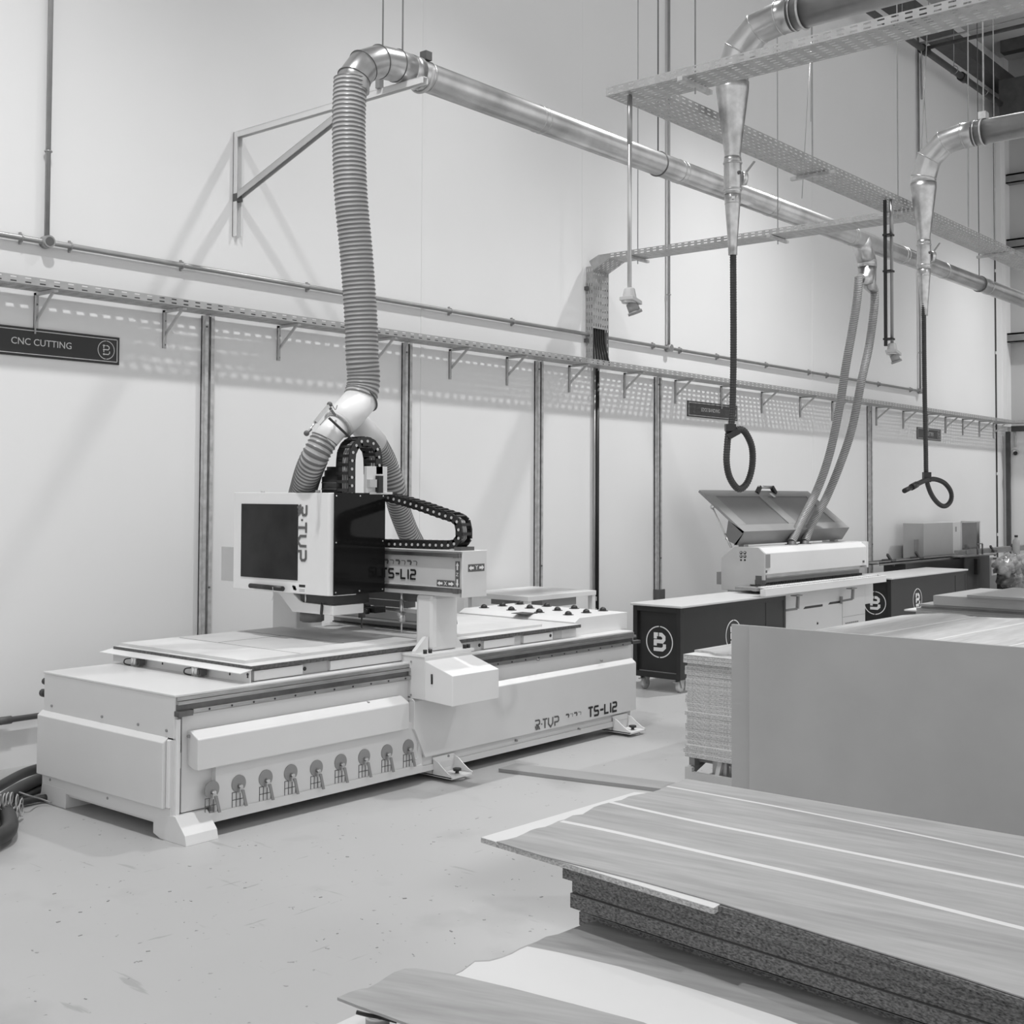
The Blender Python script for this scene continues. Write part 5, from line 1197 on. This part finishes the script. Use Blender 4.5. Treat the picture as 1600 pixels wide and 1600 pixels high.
tag(MB().prism(*ob(T, 2.6, .6, .707, .727)).build('spacer_batten', DGREY), 'dark batten spacing the upper boards from lower ones', 'batten')
# lower foreground sheets
ZL = .690
WOODL = wood_mat('timber_decor_lower', .33, 1.35, v2=.22)
def poly_at(pts, zz): return [(lambda p: (p.x, p.y, zz))(at(x, y, 2, zz)) for x, y in pts]
pts = [(700, 1530), (722, 1519), (742, 1503.5), (765, 1502.5), (785, 1497), (800, 1491), (812, 1484), (824, 1479), (838, 1474), (853, 1466), (872, 1462), (890, 1455), (905, 1449), (918, 1444), (935, 1441.5), (1100, 1479), (1400, 1555), (1700, 1635), (1900, 1900), (1000, 1900)]
t = tag(MB().prism(poly_at(pts, ZL), (0, 0, .004)).build('timber_decor_sheet', WOODL), 'wood and white banded sheet under front stack at lower edge', 'board')
pts = [(704, 1526.5), (722, 1518.5), (742, 1503.5), (765, 1502.5), (785, 1497), (800, 1491), (812, 1484), (824, 1479), (875, 1489), (969, 1511), (1100, 1551), (1220, 1590), (1300, 1620), (1200, 1700)]
MB().prism(poly_at(pts, ZL+.0042), (0, 0, .0006)).build('white_band', MELA, t)
ZF = .705
pts = [(527, 1563), (545, 1555), (562, 1549.5), (575, 1548), (590, 1540), (603, 1531), (616, 1523), (632, 1517.5), (650, 1517), (706, 1526), (800, 1548), (900, 1574), (1006, 1602), (1200, 1700), (1000, 1750), (800, 1660), (640, 1605), (600, 1590), (560, 1576)]
t = tag(MB().prism(poly_at(pts, ZF), (0, 0, .006)).build('timber_decor_sheet', wood_mat('timber_decor_corner', .34, 1.25)), 'wood decor sheet with a pointed wavy corner at bottom edge', 'board')
pts = [(905, 1452), (1030, 1483), (1800, 1700), (1200, 1800), (720, 1560)]
tag(MB().prism(poly_at([(940, 1470), (1030, 1485), (1800, 1700), (1200, 1800), (760, 1570)], .672), (0, 0, .016)).build('base_board', CHIPD), 'chipboard base hidden beneath the lower wood sheets', 'board')
tt = thing('steel_trestle', 'low steel trestle carrying the front boards, mostly out of view', 'trestle', (2.75, .9, 0))
MB().box(2.6, 3.5, 1.0, 1.06, .60, .67).box(2.6, 3.5, .0, .06, .60, .67).build('beam', MGREY, tt)
for x, y in ((2.75, 1.03), (3.45, 1.03), (2.75, .03), (3.45, .03)): MB().box(x-.03, x+.03, y-.03, y+.03, 0, .60).build('leg', MGREY, tt)
# white sheet, black strap and roll at the bottom edge
zw = .60
tag(MB().prism(poly_at([(557, 1588), (531, 1600), (480, 1625), (600, 1700), (700, 1640), (640, 1605)], zw), (0, 0, .004)).build('white_sheet', MELA), 'white sheet corner at the bottom edge under wood sheet', 'sheet')
m = MB().tube(smooth_path([at(557, 1581.5, 2, .66), at(575, 1586, 2, .655), at(597, 1590, 2, .645), at(620, 1596, 2, .64)], 5), .0045, 6)
tag(m.build('black_strap', BLACK), 'black strap poking out beneath the pointed wood corner', 'strap')
c = at(590, 1598, 2, .62)
tt = thing('tape_roll', 'small roll of tape lying on the white sheet corner', 'tape', tuple(c))
MB().cyl(c+V(0, 0, -.015), c+V(0, 0, .012), .027, n=24).build('tape', MGREY, tt)
MB().ring(c+V(0, 0, .012), .024, .003, (0, 0, 1), n=24, m=6).ring(c+V(0, 0, .012), .014, .002, (0, 0, 1), n=20, m=6).build('core', LGREY, tt)

# wood chips scattered on the floor
m = MB(); rnd = random.Random(11)
for _ in range(130):
    x = rnd.uniform(2.2, 5.0); y = rnd.uniform(1.6, 5.2)
    a = rnd.uniform(0, PI); l = rnd.uniform(.002, .009); w_ = l*rnd.uniform(.15, .5)
    m.obox((x, y, .0015), (math.cos(a)*l, math.sin(a)*l, 0), (-math.sin(a)*w_, math.cos(a)*w_, 0), (0, 0, .0012))
o = m.build('wood_chips', mat('dry_wood_chip', .36, .7, var=.5, scale=3)); tag(o, 'tiny wood chips and dust scattered over the open floor', 'debris'); o['kind'] = 'stuff'

for o in bpy.data.objects:
    if '_o' in o: del o['_o']
